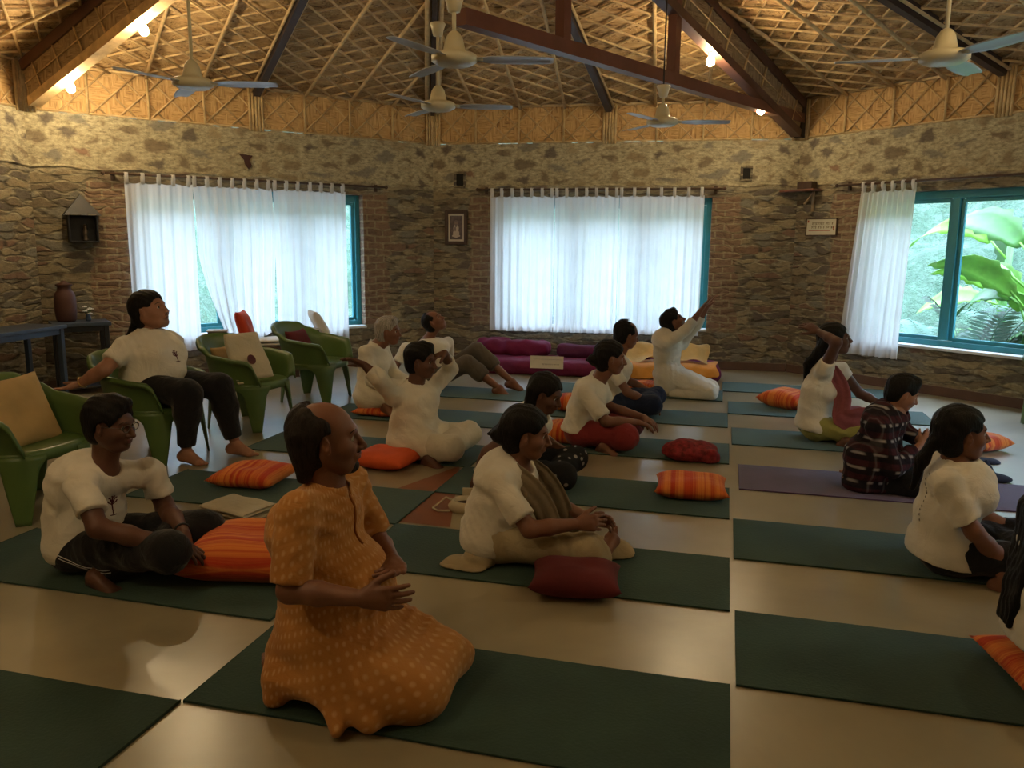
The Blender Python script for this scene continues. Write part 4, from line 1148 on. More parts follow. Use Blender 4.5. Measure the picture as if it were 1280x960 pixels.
TEE=cloth('tee_white',(.70,.66,.57)); KWH=cloth('kurta_white',(.70,.65,.54)); KWP=cloth('pyjama_white',(.64,.60,.50)); BLK=cloth('trousers_black',(.012,.012,.014),wrinkle=.6); KHA=cloth('trousers_khaki',(.38,.31,.19)); REDP=cloth('trousers_red',(.25,.032,.035)); BLU=cloth('trousers_blue',(.014,.022,.055)); GRY=cloth('trousers_grey',(.10,.085,.07)); OLV=cloth('trousers_yellow_green',(.30,.29,.09)); MAUV=cloth('scarf_mauve',(.24,.075,.09)); TAU=cloth('scarf_taupe',(.19,.15,.10))
def mat_orange_kurta():
    m,nt,b=newmat('orange_block_print',.85,spec=.2); v=objco(nt)
    tc=nt.new('ShaderNodeTexCoord'); s=nt.new('ShaderNodeSeparateXYZ'); nt.l.new(tc.outputs['Object'],s.inputs[0])
    ang=nt.math('MULTIPLY',nt.math('ARCTAN2',s.outputs[1],nt.math('ADD',s.outputs[0],.02)),.19)
    c=nt.new('ShaderNodeCombineXYZ'); nt.l.new(nt.math('MULTIPLY',ang,62.),c.inputs[0]); nt.l.new(nt.math('MULTIPLY',nt.math('ADD',s.outputs[2],nt.math('MULTIPLY',s.outputs[0],-.35)),27.),c.inputs[1])
    vo=nt.new('ShaderNodeTexVoronoi',_voronoi_dimensions='2D',Scale=1.,Randomness=.25); nt.l.new(c.outputs[0],vo.inputs['Vector'])
    k=nt.mapr(vo.outputs['Distance'],.12,.30,1,0)
    f=noise(nt,v,5,4); base=nt.ramp(f,[(.3,(.40,.165,.040)),(.7,(.52,.24,.065))])
    nt.l.new(nt.mix(nt.math('MULTIPLY',k,.42),base,(.72,.48,.24,1)),b.inputs['Base Color'])
    h=nt.math('ADD',noise(nt,v,9,3,.5,1.2),nt.math('MULTIPLY',noise(nt,v,300,1),.05)); bump(nt,b,h,.5,.02); b.inputs['Sheen Weight'].default_value=.15
    return m
KOR=mat_orange_kurta()
def mat_plaid():
    m,nt,b=newmat('checked_flannel',.95,spec=.15); tc=nt.new('ShaderNodeTexCoord'); s=nt.new('ShaderNodeSeparateXYZ'); nt.l.new(tc.outputs['Object'],s.inputs[0])
    def st(v,fr,ph,lo,hi):
        return nt.mapr(nt.math('SINE',nt.math('MULTIPLY_ADD',v,fr,ph)),lo,hi)
    h=nt.math('ADD',s.outputs[0],nt.math('MULTIPLY',s.outputs[1],1.0))
    c=nt.mix(nt.math('MULTIPLY',st(s.outputs[2],68,0,.0,.5),.7),(.018,.014,.020,1),(.075,.02,.028,1))
    c=nt.mix(nt.math('MULTIPLY',st(h,105,0,.3,.5),.5),c,(.012,.012,.018,1))
    c=nt.mix(nt.math('MULTIPLY',nt.math('MULTIPLY',st(s.outputs[2],68,2.2,.70,1.0),st(h,90,0,-.3,.7)),.75),c,(.42,.40,.40,1))
    c=nt.mix(nt.math('MULTIPLY',st(h,60,1.,.85,1.0),.18),c,(.30,.29,.30,1))
    nt.l.new(c,b.inputs['Base Color']); bump(nt,b,noise(nt,tc.outputs['Object'],12,3,.5,1.),.5,.02); return m
PLAID=mat_plaid()
def mat_floral():
    m,nt,b=newmat('black_floral',.9,spec=.2); v=objco(nt); vo=nt.new('ShaderNodeTexVoronoi',Scale=16.); nt.l.new(v,vo.inputs['Vector'])
    nt.l.new(nt.mix(nt.mapr(vo.outputs['Distance'],.18,.24,1,0),(.012,.012,.014,1),(.28,.26,.24,1)),b.inputs['Base Color']); bump(nt,b,noise(nt,v,11,3),.4,.02); return m
FLO=mat_floral()

def hand_prims(w,d,n,t,curl,sc,spread=.12,thumb=.6):
    """w wrist, d along the hand, n palm normal (palm side), t towards the thumb"""
    d=unit(d); n=unit(n-np.dot(n,d)*d); t=unit(t-np.dot(t,d)*d-np.dot(t,n)*n); P=[]
    k0=w+d*.085*sc
    for i,(lat,L,r,adv) in enumerate(((.030,.072,.0098,.0),(.010,.080,.0100,.006),(-.010,.074,.0097,.003),(-.029,.058,.0088,-.008))):
        lat*=sc; base=k0+t*lat+d*adv*sc; root=w+t*lat*.55+d*.012*sc
        P.append((root,base,.0165*sc,.0125*sc,.012))
        a=curl*(1+.12*i); p=base; dd=unit(d+t*spread*lat/.03*.9)
        for q,(fl,rr) in enumerate(((.45,1.),(.30,.92),(.25,.82))):
            ang=a*(.75 if q==0 else 1.)
            c,s_=math.cos(ang),math.sin(ang); dd=unit(dd*c+n*s_); 
            # keep rotating within the d-n plane
            e=p+dd*L*fl*sc; P.append((p,e,r*rr*sc,r*(rr-.08)*sc,.003)); p=e
    tb=w+t*.022*sc+d*.02*sc+n*.004*sc; t1=tb+unit(t*.75+d*.75+n*.25)*.042*sc; dd=unit(t*(.75-.5*thumb)+d*.9+n*(.2+.5*curl*thumb)); t2=t1+dd*.032*sc; t3=t2+unit(dd+n*.3*curl)*.026*sc
    P+= [(tb,t1,.017*sc,.0125*sc,.012),(t1,t2,.012*sc,.0108*sc,.004),(t2,t3,.0108*sc,.0088*sc,.003)]
    P.append((w+d*.03*sc,w+d*.06*sc,.018*sc,.018*sc,.014))
    return P
def foot_prims(a,d,up,sc):
    """a ankle, d toe direction, up away from the sole"""
    d=unit(d); up=unit(up-np.dot(up,d)*d); s=np.cross(up,d); P=[]
    heel=a-up*.045*sc-d*.035*sc; ball=a-up*.055*sc+d*.125*sc
    P.append((a,heel,.036*sc,.032*sc,.02)); P.append((a+d*.01*sc,ball+up*.01*sc,.036*sc,.022*sc,.03))
    P.append((heel,ball+s*.018*sc,.028*sc,.020*sc,.03)); P.append((heel,ball-s*.02*sc,.028*sc,.020*sc,.03))
    for i in range(5):
        o=.034-.0165*i; L=(.048,.040,.036,.032,.027)[i]; r=(.0125,.0095,.009,.0085,.008)[i]; adv=(0,.002,-.004,-.011,-.02)[i]
        b0=ball+s*o*sc+d*adv*sc-up*.004*sc; P.append((b0-d*.02*sc,b0+d*L*sc-up*.002*sc,r*1.1*sc,r*sc,.005))
    return P
def seated(s=1.):
    J=dict(pelvis=V3(-.02,0,.13),waist=V3(-.02,0,.27),chest=V3(0,0,.42),neck=V3(.015,0,.56),head=V3(.045,0,.725),
      shL=V3(0,.175,.51),shR=V3(0,-.175,.51),elL=V3(.08,.24,.27),elR=V3(.08,-.24,.27),wrL=V3(.28,.17,.20),wrR=V3(.28,-.17,.20),
      hipL=V3(.01,.09,.115),hipR=V3(.01,-.09,.115),knL=V3(.36,.20,.14),knR=V3(.36,-.20,.13),anL=V3(.20,-.21,.048),anR=V3(.24,.13,.05))
    return {k:v*s for k,v in J.items()}
def kneeling(s=1.):
    J=seated(); lift=V3(0,0,.13)
    for k in('pelvis','waist','chest','neck','head','shL','shR','elL','elR','wrL','wrR'): J[k]=J[k]+lift
    J.update(hipL=V3(-.0,.09,.23),hipR=V3(0,-.09,.23),knL=V3(.41,.13,.075),knR=V3(.41,-.13,.075),anL=V3(-.02,.09,.055),anR=V3(-.02,-.09,.055))
    return {k:v*s for k,v in J.items()}
def person(label,base,heading=0,pose='seated',s=1.,px=None,J=None,hd=(0,0),head_s=1.,fat=1.,limb=1.,belly=0.,bust=0.,hips=1.,skin_m=None,
           top=TEE,top_t=.013,sleeve=.62,sleeve_loose=.014,hem=.03,skirt=None,pants=BLK,pant_t=.018,pant_end=.93,hair='short',hair_m=None,lean=None,
           handL=None,handR=None,toe=None,h=.010,hf=.0055,glasses=False,beard=False,wr=.006,extra=None,collar=True,seed=0,neckr=.05,lateral=None,hair_len=1.,face_detail=True,tee_freq=24):
    root=empty('person',(base[0],base[1],base[2] if len(base)>2 else 0),R_(heading))
    tag(root,label,'person'); skin_m=skin_m or SK_M; hair_m=hair_m or HAIR
    K=seated(s) if pose=='seated' else kneeling(s)
    ch,sh=math.cos(R_(heading)),math.sin(R_(heading)); bz=base[2] if len(base)>2 else 0
    if px:
        for k,(u,v,dy) in px.items():
            w=at(u,v,base[1]+dy)-np.array([base[0],base[1],bz]); K[k]=V3(w[0]*ch+w[1]*sh,-w[0]*sh+w[1]*ch,w[2])
    if J:
        for k,v in J.items(): K[k]=V3(*v)
    lat=unit((K['shL']-K['shR']) if lateral is None else lateral)
    up0=unit(K['neck']-K['waist']); fwd0=unit(np.cross(lat,up0))
    lw=unit(K['hipL']-K['hipR'])
    def torso(f,t,hemcut=None,k=.05,low=True):
        F=fat
        bf=fwd0
        if low:
            f.cap(K['hipL']-bf*.01,K['hipR']-bf*.01,(.098*hips+t),k=k)
            f.ell((K['hipL']+K['hipR'])/2-unit(np.cross(lw,V3(0,0,1)))*-.0-bf*.045,(.10*F+t,.155*hips*F**.5+t,.10+t),k=k)
        f.cap(K['pelvis'],K['waist'],.100*F+t,.098*F+t,k=k,flat=(lat,1.32))
        f.cap(K['waist'],K['chest'],.098*F+t,.108*F**.8+t,k=k,flat=(lat,1.34))
        up=K['neck']-up0*.075*s
        f.cap(K['chest'],up,.108*F**.8+t,.070+t,k=k,flat=(lat,1.5))
        for a in('shL','shR'): f.cap(up+up0*.0,K[a],.055+t*.8,.054*limb+t*.6,k=.035)
        f.cap(K['neck']-up0*.05*s,K['neck'],.068+t*.6,.050+t*.4,k=.05)
        if belly: f.ell(K['waist']+bf*(.045+.05*belly)-up0*.02,((.085+.05*belly)+t,(.13+.03*belly)*1.0+t,(.11+.03*belly)+t),A=(bf,lat,up0),k=.06)
        if bust:
            for sg in(1,-1): f.ell(K['chest']+bf*.085*F**.7+lat*sg*.075*F**.5-up0*.02,(.062*bust+t,.068*bust+t,.066*bust+t),A=(bf,lat,up0),k=.04)
    allp=np.array([K[k] for k in K]); lo=allp.min(0)-.26; hi=allp.max(0)+.26; lo[2]=max(lo[2],-.03) if bz==0 else lo[2]
    # ---------------- body (one continuous surface)
    f=Field(lo,hi,h)
    torso(f,-.008)
    f.cap(K['neck']-up0*.03,K['head']-V3(.0,0,.06)*s,neckr+.006,neckr,k=.03)
    arms={}
    for a in 'LR':
        S,E_,Wr=K['sh'+a],K['el'+a],K['wr'+a]
        f.cap(S,E_,.048*limb,.038*limb,k=.03); f.cap(E_,E_*.6+Wr*.4,.039*limb,.038*limb,k=.02); f.cap(E_*.6+Wr*.4,Wr,.038*limb,.0255*limb**.5,k=.015)
        H_,Kn,An=K['hip'+a],K['kn'+a],K['an'+a]
        f.cap(H_,Kn,.082*limb,.056*limb,k=.04); f.cap(Kn,Kn*.65+An*.35,.052*limb,.054*limb,k=.03); f.cap(Kn*.65+An*.35,An,.052*limb,.033,k=.02)
    parts=[f.net()]
    # hands
    for a,spec in(('L',handL),('R',handR)):
        W_=K['wr'+a]; fa=unit(W_-K['el'+a]); spec=spec or {}
        d=V3(*spec['d']) if 'd' in spec else fa*.8+V3(.1,0,-.25); n=V3(*spec.get('n',(0,0,-1))); t=V3(*spec.get('t',(0,-1 if a=='L' else 1,0)))
        hp=hand_prims(W_,d,n,t,spec.get('curl',.35),.95*s*limb**.3)
        P=np.array([q[0] for q in hp]+[q[1] for q in hp]+[W_-fa*.03]); g=Field(P.min(0)-.03,P.max(0)+.03,min(hf,.0042) if hf<.005 else .005)
        for q in hp: g.cap(q[0],q[1],q[2],q[3],k=q[4])
        g.cap(W_-fa*.03,W_,.0265*limb**.5,.024,k=.012)
        parts.append(g.net())
    # feet
    toe=toe or {}
    for a in 'LR':
        A_=K['an'+a]; sp=toe.get(a)
        if sp is None:
            if pose=='seated': d,u=(V3(.80,-.50,-.10),V3(.35,-.4,.8)) if a=='L' else (V3(.30,.80,-.10),V3(.75,-.1,.45))
            else: d,u=V3(-.95,0,-.15),V3(-.1,0,-1)
        elif sp=='none': continue
        else: d,u=V3(*sp[0]),V3(*sp[1])
        fp=foot_prims(A_,d,u,.93*s); P=np.array([q[0] for q in fp]+[q[1] for q in fp]); g=Field(P.min(0)-.05,P.max(0)+.05,max(hf,.005))
        for q in fp: g.cap(q[0],q[1],q[2],q[3],k=q[4])
        parts.append(g.net())
    # head
    yw,pt=R_(hd[0]),R_(hd[1])
    hx=V3(math.cos(yw)*math.cos(pt),math.sin(yw)*math.cos(pt),math.sin(pt)); hy=unit(np.cross(V3(0,0,1),hx)); hz=np.cross(hx,hy); A=(hx,hy,hz); hs=head_s*s; Hc=K['head']
    hp=lambda x,y,z:Hc+(hx*x+hy*y+hz*z)*hs
    g=Field(Hc-.155*hs,Hc+.155*hs,hf); ff=max(1,fat**.6)
    g.ell(hp(-.018,0,.032),V3(.099,.076,.085)*hs,A,k=.02); g.ell(hp(.022,0,-.022),V3(.070,.062*ff,.088)*hs,A,k=.03)
    g.ell(hp(.055,0,-.092),V3(.030,.034*ff,.025)*hs,A,k=.03)
    for sg in(1,-1):
        g.cap(hp(-.008,.050*ff*sg,-.045),hp(.045,.024*ff*sg,-.092),.022*hs*ff,.020*hs,k=.035)
        g.ell(hp(.058,.040*sg,-.030),V3(.026,.026*ff,.024)*hs,A,k=.03)
    g.cap(hp(.079,-.030,.022),hp(.079,.030,.022),.0135*hs,k=.018)
    for sg in(1,-1): g.ell(hp(.096,.031*sg,.000),V3(.020,.020,.014)*hs,A,k=.012,op='s')
    g.cap(hp(.088,0,.010),hp(.113,0,-.034),.0085*hs,.0125*hs,k=.010)
    for sg in(1,-1): g.ell(hp(.100,.0125*sg,-.038),V3(.012,.009,.008)*hs,A,k=.006)
    g.ell(hp(.086,0,-.062),V3(.014,.026,.017)*hs,A,k=.012)
    g.ell(hp(.0965,0,-.0565),V3(.0085,.021,.0050)*hs,A,k=.004,mat=1); g.ell(hp(.094,0,-.0680),V3(.0095,.018,.0062)*hs,A,k=.004,mat=1)
    for sg in(1,-1):
        g.ell(hp(-.002,.076*ff**.6*sg,-.008),V3(.017,.009,.030)*hs,(unit(hx+hz*.2),unit(hy*sg+hx*-.45),hz),k=.008); g.ell(hp(.002,.086*ff**.6*sg,-.006),V3(.008,.006,.016)*hs,A,k=.005,op='s')
        g.cap(hp(.071,.029*sg,.0085),hp(.0715,.032*sg,.0075),.012*hs,k=.006)   # upper lid mass
        g.ell(hp(.087,.031*sg,-.001),V3(.006,.0145,.0028)*hs,A,k=.001,mat=2,op='m')
    g.cap(hp(-.030,0,-.06),K['neck']-up0*.01,neckr,neckr+.004,k=.03)
    parts.append(g.net())
    body=np_obj('body',parts,[skin_m,LIP,IRIS],parent=root,relax=1)
    # eyes and brows
    eb=MB()
    for sg in(1,-1):
        e1=MB(); e1.lathe([(.001,-.011*hs),(.008*hs,-.008*hs),(.0115*hs,0),(.008*hs,.008*hs),(.001,.011*hs)],n=12)
        c=hp(.0765,.031*sg,.001); e1.V=[tuple(c+(hz*v[0]+hy*v[1]+hx*v[2])) for v in e1.V]
        e1.M=[1 if i>=36 else 0 for i in range(len(e1.F))]
        o=e1.build('eye',[EYEW,IRIS],parent=body,smooth=True)
        pts=[hp(.0885,.013*sg,.0235),hp(.0915,.024*sg,.028),hp(.0865,.038*sg,.028),hp(.076,.050*sg,.0215)]; eb=MB(); eb.tube(pts,[.0016*hs,.0028*hs,.0026*hs,.0012*hs],6); eb.build('eyebrow',[hair_m if hair_m is not HAIRG else HAIRS],parent=body,smooth=True)
    # ---------------- hair
    g=Field(Hc-.24*hs-V3(.12,.02,.30+.2*hair_len)*(1 if hair in('long','tied','pony') else .0),Hc+.20*hs,max(hf,.006)); 
    t=.012*hs
    full=hair not in('bald','halo')
    if full or hair in('halo',):
        g.ell(hp(-.022,0,.036),V3(.104,.080,.090)*hs+t,A,k=.01)
        g.ell(hp(-.045,0,-.02),V3(.072,.074,.085)*hs+t*.8,A,k=.02)
        # clear the face and the ears
        g.ell(hp(.112,0,-.045),V3(.106,.098,.114)*hs,A,k=.012,op='s')
        for sg in(1,-1): g.ell(hp(.014,.088*sg,-.028),V3(.040,.034,.054)*hs,A,k=.008,op='s')
        g.ell(hp(-.02,0,-.135),V3(.12,.10,.045)*hs,A,k=.01,op='s') if hair in('short','halo_short') else None
    if hair=='short':
        g.cap(hp(.055,-.03,.105),hp(.06,.03,.105),.018*hs,k=.03); g.cap(hp(.0,0,.118),hp(.05,.0,.112),.022*hs,k=.03)
    if hair=='halo':   # bald dome, hair at the sides and long at the back
        g.ell(hp(.055,0,.108),V3(.118,.082,.080)*hs,A,k=.035,op='s'); g.ell(hp(.085,0,.035),V3(.085,.10,.062)*hs,A,k=.015,op='s')
        for y in(-.05,0,.05): g.cap(hp(-.085,y,.02),hp(-.080,y*.9,-.115),.034*hs,.024*hs,k=.03)
    if hair=='crop_bald':
        g.ell(hp(-.026,0,.028),V3(.103,.080,.088)*hs+.003,A,k=.01); g.ell(hp(.05,0,.075),V3(.125,.075,.075)*hs,A,k=.01,op='s'); g.ell(hp(.105,0,-.055),V3(.12,.11,.115)*hs,A,k=.01,op='s'); g.ell(hp(-.0,0,-.14),V3(.12,.10,.055)*hs,A,k=.01,op='s')
    if hair in('bun','tied','long','pony','bob'):
        g.cap(hp(-.055,-.045,.0),hp(-.060,-.035,-.075),.040*hs,.028*hs,k=.03); g.cap(hp(-.055,.045,.0),hp(-.060,.035,-.075),.040*hs,.028*hs,k=.03)
    if hair=='bun':
        g.ell(hp(-.125,.0,-.030),V3(.048,.052,.046)*hs,A,k=.02); g.cap(hp(-.14,-.01,-.02),hp(-.185,.02,-.045),.016*hs,.006*hs,k=.015)
    if hair=='bob':
        for y in(-.06,-.03,0,.03,.06): g.cap(hp(-.07,y,.0),hp(-.075,y*1.1,-.125),.035*hs,.022*hs,k=.03)
    if hair in('tied','pony'):
        dn=V3(0,0,-1); p=hp(-.115,0,-.03); q=p-hx*.05*hs+dn*.10*hs; r=q+dn*.14*hs-hx*.03*hs
        g.cap(hp(-.09,0,-.01),p,.034*hs,.028*hs,k=.03); g.cap(p,q,.024*hs,.030*hs,k=.02); g.cap(q,r,.030*hs,.012*hs,k=.02)
    if hair=='long':
        bk=-fwd0; 
        for y in(-.06,-.02,.02,.06):
            p=hp(-.075,y,0.0); q=K['neck']+bk*(.10+.015*hair_len)+lat*y*1.25+V3(0,0,-.02); r=q+V3(0,0,-.20*hair_len)+bk*(.03+.03*(hair_len-1))-lat*y*.4
            g.cap(p,q,.036*hs,.030*hs,k=.03); g.cap(q,r,.032*hs,.012*hs,k=.03)
    if hair!='none':
        X,Y,Z=g.xyz(); st=np.sin(150*(X*hy[0]+Y*hy[1]+.25*Z)+4*np.sin(22*Z+9*X)+3*np.sin(17*Y))*.0016+np.sin(70*(X+Y*.6)+5*np.sin(14*Z+seed))*.0018
        g.f=g.f+st.astype(np.float32)
        np_obj('hair',[g.net()],[hair_m],parent=root,relax=1)
    if beard:
        g=Field(Hc-.16*hs,Hc+.12*hs,max(hf,.005)); g.ell(hp(.062,0,-.098),V3(.034,.036,.026)*hs,A,k=.01); g.ell(hp(.094,0,-.049),V3(.012,.026,.005)*hs,A,k=.004)
        g.ell(hp(.098,0,-.064),V3(.018,.022,.013)*hs,A,k=.004,op='s'); np_obj('beard',[g.net()],[hair_m],parent=body)
    if glasses:
        gm=MB()
        for sg in(1,-1):
            c=(.1035,.032*sg,.002); ring=[hp(c[0]-.004*abs(math.cos(a_)),c[1]+.0225*math.cos(a_),c[2]+.0165*math.sin(a_)) for a_ in np.linspace(0,2*math.pi,21)]
            gm.tube(ring,.0016*hs,6,cap=False); gm.tube([hp(.098,.0545*sg,.006),hp(.06,.077*sg,.008),hp(-.005,.082*sg,.004)],.0016*hs,6)
        gm.tube([hp(.104,-.0105,.004),hp(.107,0,.006),hp(.104,.0105,.004)],.0015*hs,6)
        gm.build('spectacles',[simple('spectacle_wire',(.12,.11,.10),.3,.1,metal=.8)],parent=root,smooth=True)
    # ---------------- trousers
    f=Field(lo,hi,h)
    bf=fwd0
    f.cap(K['hipL'],K['hipR'],.098*hips+.004,k=.05); f.ell((K['hipL']+K['hipR'])/2-bf*.04,(.100*fat+.002,.155*hips+.002,.10+.004),k=.05); f.cap(K['pelvis'],K['pelvis']*.5+K['waist']*.5,.097*fat,.090*fat,k=.04,flat=(lat,1.3))
    for a in 'LR':
        H_,Kn,An=K['hip'+a],K['kn'+a],K['an'+a]; e=Kn+(An-Kn)*pant_end; dl=unit(An-Kn)
        f.cap(H_,Kn,.080*limb+pant_t*.5,.060*limb+pant_t,k=.05); f.cap(Kn,Kn*.65+An*.35,.056*limb+pant_t,.058*limb+pant_t,k=.04)
        m_=Kn*.65+An*.35; f.cap(m_,e+dl*.03,.056*limb+pant_t,.042+pant_t*.9,k=.03,clip=[(e,dl)])
    f.wrinkle(wr*.9,26,seed+3,unit(V3(.4,.8,.2)))
    for a in 'LR':
        f.folds(K['hip'+a]*.6+K['kn'+a]*.4,.20,.010,50,unit(K['kn'+a]-K['hip'+a]+V3(0,0,.3)),seed+7); f.folds(K['kn'+a],.16,.010,60,unit(K['kn'+a]-K['hip'+a]),seed+8)
    if bz==0: f.plane((0,0,.012),(0,0,-1))
    np_obj('trousers',[f.net()],[pants],parent=root)
    # ---------------- top
    lo2=lo.copy(); f=Field(lo,hi,h); torso(f,top_t)
    if skirt=='kneel':
        for a in 'LR':
            f.cap(K['hip'+a],K['kn'+a],.092+top_t,.072+top_t,k=.05)
        f.cap(K['hipL']*.5+K['hipR']*.5,K['knL']*.5+K['knR']*.5,.11,.08,k=.07); f.cap(K['hipL']-fwd0*.02-V3(0,0,.05),K['hipR']-fwd0*.02-V3(0,0,.05),.115,k=.05)
        f.cap(K['hipR']-fwd0*.03-V3(0,0,.12),K['hipL']-fwd0*.03-V3(0,0,.12),.10,k=.05)
        for i in range(5):
            q=K['hip'+'LR'[i%2]]*.9-V3(0,0,.0); f.folds(q+V3(.1*i-.1,0,0),.22,.012,40,unit(V3(1,.3,-.25)),seed+i)
    elif skirt=='back':
        hm=(K['hipL']+K['hipR'])/2
        f.cap(hm+V3(.0,0,.02),hm-V3(0.03,0,.13),.145,.135,k=.04,flat=(lat,1.3)); f.cap(hm+V3(.08,0,0),hm+V3(.08,0,-.12),.11,.11,k=.04,flat=(lat,1.4))
    elif skirt=='lap':
        for a in 'LR':
            m_=K['hip'+a]+(K['kn'+a]-K['hip'+a])*.55; f.cap(K['hip'+a],m_,.098+top_t,.082+top_t,k=.07,clip=[(m_+unit(K['kn'+a]-K['hip'+a])*.03,unit(K['kn'+a]-K['hip'+a]))])
        f.cap(K['hipL']-fwd0*.05-V3(0,0,.03),K['hipR']-fwd0*.05-V3(0,0,.03),.115,k=.06)
    if extra: extra(f,K,'top')
    for a in 'LR':
        S,E_,Wr=K['sh'+a],K['el'+a],K['wr'+a]; dl=unit(E_-S)
        if sleeve<=1:
            e=S+(E_-S)*sleeve; f.cap(S,e+dl*.03,.052*limb+top_t*.6,.044*limb+sleeve_loose,k=.022,clip=[(e,dl)])
        else:
            dl2=unit(Wr-E_); e=E_+(Wr-E_)*(sleeve-1); f.cap(S,E_,.052*limb+top_t*.6,.042*limb+sleeve_loose*.8,k=.024); f.cap(E_,e+dl2*.03,.042*limb+sleeve_loose*.8,.030*limb+sleeve_loose*1.1,k=.02,clip=[(e,dl2)])
    f.wrinkle(wr*.8,tee_freq,seed,unit(V3(.25,.15,1)))
    for a in 'LR': f.folds(K['sh'+a]*.75+K['chest']*.25,.24,.010,55,unit(K['el'+a]-K['sh'+a]+V3(.0,0,.15)),seed+1)
    f.folds(K['waist']*.8+K['hipR']*.2,.26,.011,48,unit(up0+fwd0*.35),seed+2)
    f.folds(K['waist']+fwd0*.05,.22,.009,60,unit(up0*.9-fwd0*.5+lat*.3),seed+5)
    # neckline
    cz=.045 if top in(KWH,KOR) else .022
    if top is KWH: f.cap(K['neck']-up0*.02,K['neck']+up0*.035+fwd0*.008,.062,.060,k=.012)
    f.cap(K['neck']+up0*cz+fwd0*.012,K['neck']+up0*.16+fwd0*.05,.056,.085,k=.008,op='s')
    if hem is not None: f.plane(K['hipL']*.5+K['hipR']*.5+V3(0,0,hem),V3(-.12,0,-1))
    if bz==0: f.plane((0,0,.010),(0,0,-1))
    topo=np_obj('shirt',[f.net()],[top],parent=root,relax=2)
    return dict(root=root,K=K,hp=hp,A=A,body=body,shirt=topo,fwd=fwd0,lat=lat,up=up0,hs=hs)
def ribbon(P,name,pts,w,mat,t=.008,side=None):
    """soft cloth band following points"""
    mb=MB(); rows=[]; pts=[Vector(p) for p in pts]
    for i,p in enumerate(pts):
        tn=(pts[min(i+1,len(pts)-1)]-pts[max(i-1,0)]).normalized(); sd=Vector(side if side is not None else (0,1,0)); sd=(sd-tn*sd.dot(tn)).normalized(); nn=tn.cross(sd)
        ww=w[i] if hasattr(w,'__len__') else w; row=[]
        for q in range(9):
            a=-1+2*q/8; row.append(p+sd*a*ww/2+nn*(.009*math.cos(a*7+i*.6)))
        rows.append(row)
    mb.grid(rows); return mb.build(name,[mat],parent=P['root'],smooth=True,solid=t,sub=1)
def tree_print(P,c,size,col=(.16,.045,.06)):
    """little tree emblem laid on the shirt front, found by casting onto the cloth"""
    sh=P['shirt']; m=simple('emblem_print',col,.8,.2); me=sh.data
    from mathutils.bvhtree import BVHTree
    bv=BVHTree.FromPolygons([v.co for v in me.vertices],[p.vertices[:] for p in me.polygons])
    fw,la,up=[Vector(a) for a in(P['fwd'],P['lat'],P['up'])]; c=Vector(c); mb=MB()
    def pt(x,z):
        o=c+la*x*size+up*z*size+fw*.5; hit=bv.ray_cast(o,-fw); return (hit[0]+fw*.0025) if hit[0] is not None else c
    lines=[[(0,-.5),(0,0)],[(0,0),(-.18,.28)],[(0,0),(.18,.28)],[(0,0),(0,.36)],[(0,-.05),(-.32,.12)],[(0,-.05),(.32,.12)],[(-.22,-.5),(.22,-.5)]]
    for l in lines: mb.tube([pt(*l[0]),pt((l[0][0]+l[1][0])/2,(l[0][1]+l[1][1])/2),pt(*l[1])],.03*size,5)
    for x,z in((-.18,.3),(.18,.3),(0,.4),(-.34,.15),(.34,.15),(-.1,.2),(.12,.18),(-.27,.34),(.28,.34),(.08,.46),(-.1,.46)):
        p=pt(x,z); k=8; mb.add([p+la*math.cos(6.28*i/k)*.055*size+up*math.sin(6.28*i/k)*.055*size for i in range(k)],[tuple(range(k))])
    return mb.build('tree_emblem',[m],parent=P['shirt'],solid=.001)
def band_at(P,a,name,mat,f=.9,r=.031,t=.004):
    E_,W_=P['K']['el'+a],P['K']['wr'+a]; c=E_+(W_-E_)*f; d=Vector(unit(W_-E_)); u=d.cross(Vector((0,0,1))).normalized(); v=d.cross(u); mb=MB()
    mb.tube([Vector(c)+u*math.cos(x)*r+v*math.sin(x)*r for x in np.linspace(0,2*math.pi,19)],t,6,cap=False); return mb.build(name,[mat],parent=P['root'],smooth=True)

# ---- 1 man in the orange kurta
def k_extra(f,K,w):
    f.cap(V3(.10,-.12,.20),V3(.30,-.27,.045),.10,.035,k=.07); f.cap(V3(.28,-.20,.10),V3(.40,-.16,.07),.080,.055,k=.06); f.cap(V3(.16,-.20,.10),V3(.22,-.32,.03),.06,.022,k=.06)
    f.cap(V3(-.06,-.12,.14),V3(-.06,-.21,.035),.08,.035,k=.05); f.cap(V3(.41,.10,.09),V3(.44,-.10,.075),.06,.05,k=.05)
    f.cap(V3(.30,.20,.08),V3(.45,.2,.05),.07,.04,k=.06)
    f.cap(V3(-.05,-.19,.09),V3(.14,-.21,.10),.05,.05,k=.05)
P1=person('man kneeling in an orange printed kurta, forearm across his belly, nearest the camera',(-1.39,-.33),0,'kneeling',1.0,
   px=dict(head=(410,547,0),neck=(408,612,0),shR=(372,640,-.18),elR=(362,738,-.27),wrR=(452,748,-.26)),
   J=dict(shL=(.03,.19,.66),elL=(.10,.25,.44),wrL=(.25,.06,.44),chest=(.0,0,.56),waist=(.03,0,.38),pelvis=(.03,0,.25),hipL=(.05,.09,.23),hipR=(.05,-.09,.23)),
   hd=(22,2),head_s=1.02,belly=.9,fat=1.12,skin_m=SK_M,top=KOR,top_t=.022,sleeve=.93,sleeve_loose=.022,hem=None,skirt='kneel',pants=KWP,hair='halo',hair_m=HAIRS,
   handR=dict(d=(.95,.12,.05),n=(.1,.95,-.1),t=(.1,.0,1),curl=.3),handL=dict(d=(.35,-.9,.0),n=(-1,-.3,0),curl=.5),h=.008,hf=.0036,beard=True,extra=k_extra,wr=.005,seed=2,neckr=.056)
mb=MB(); sh_=P1['shirt'].data
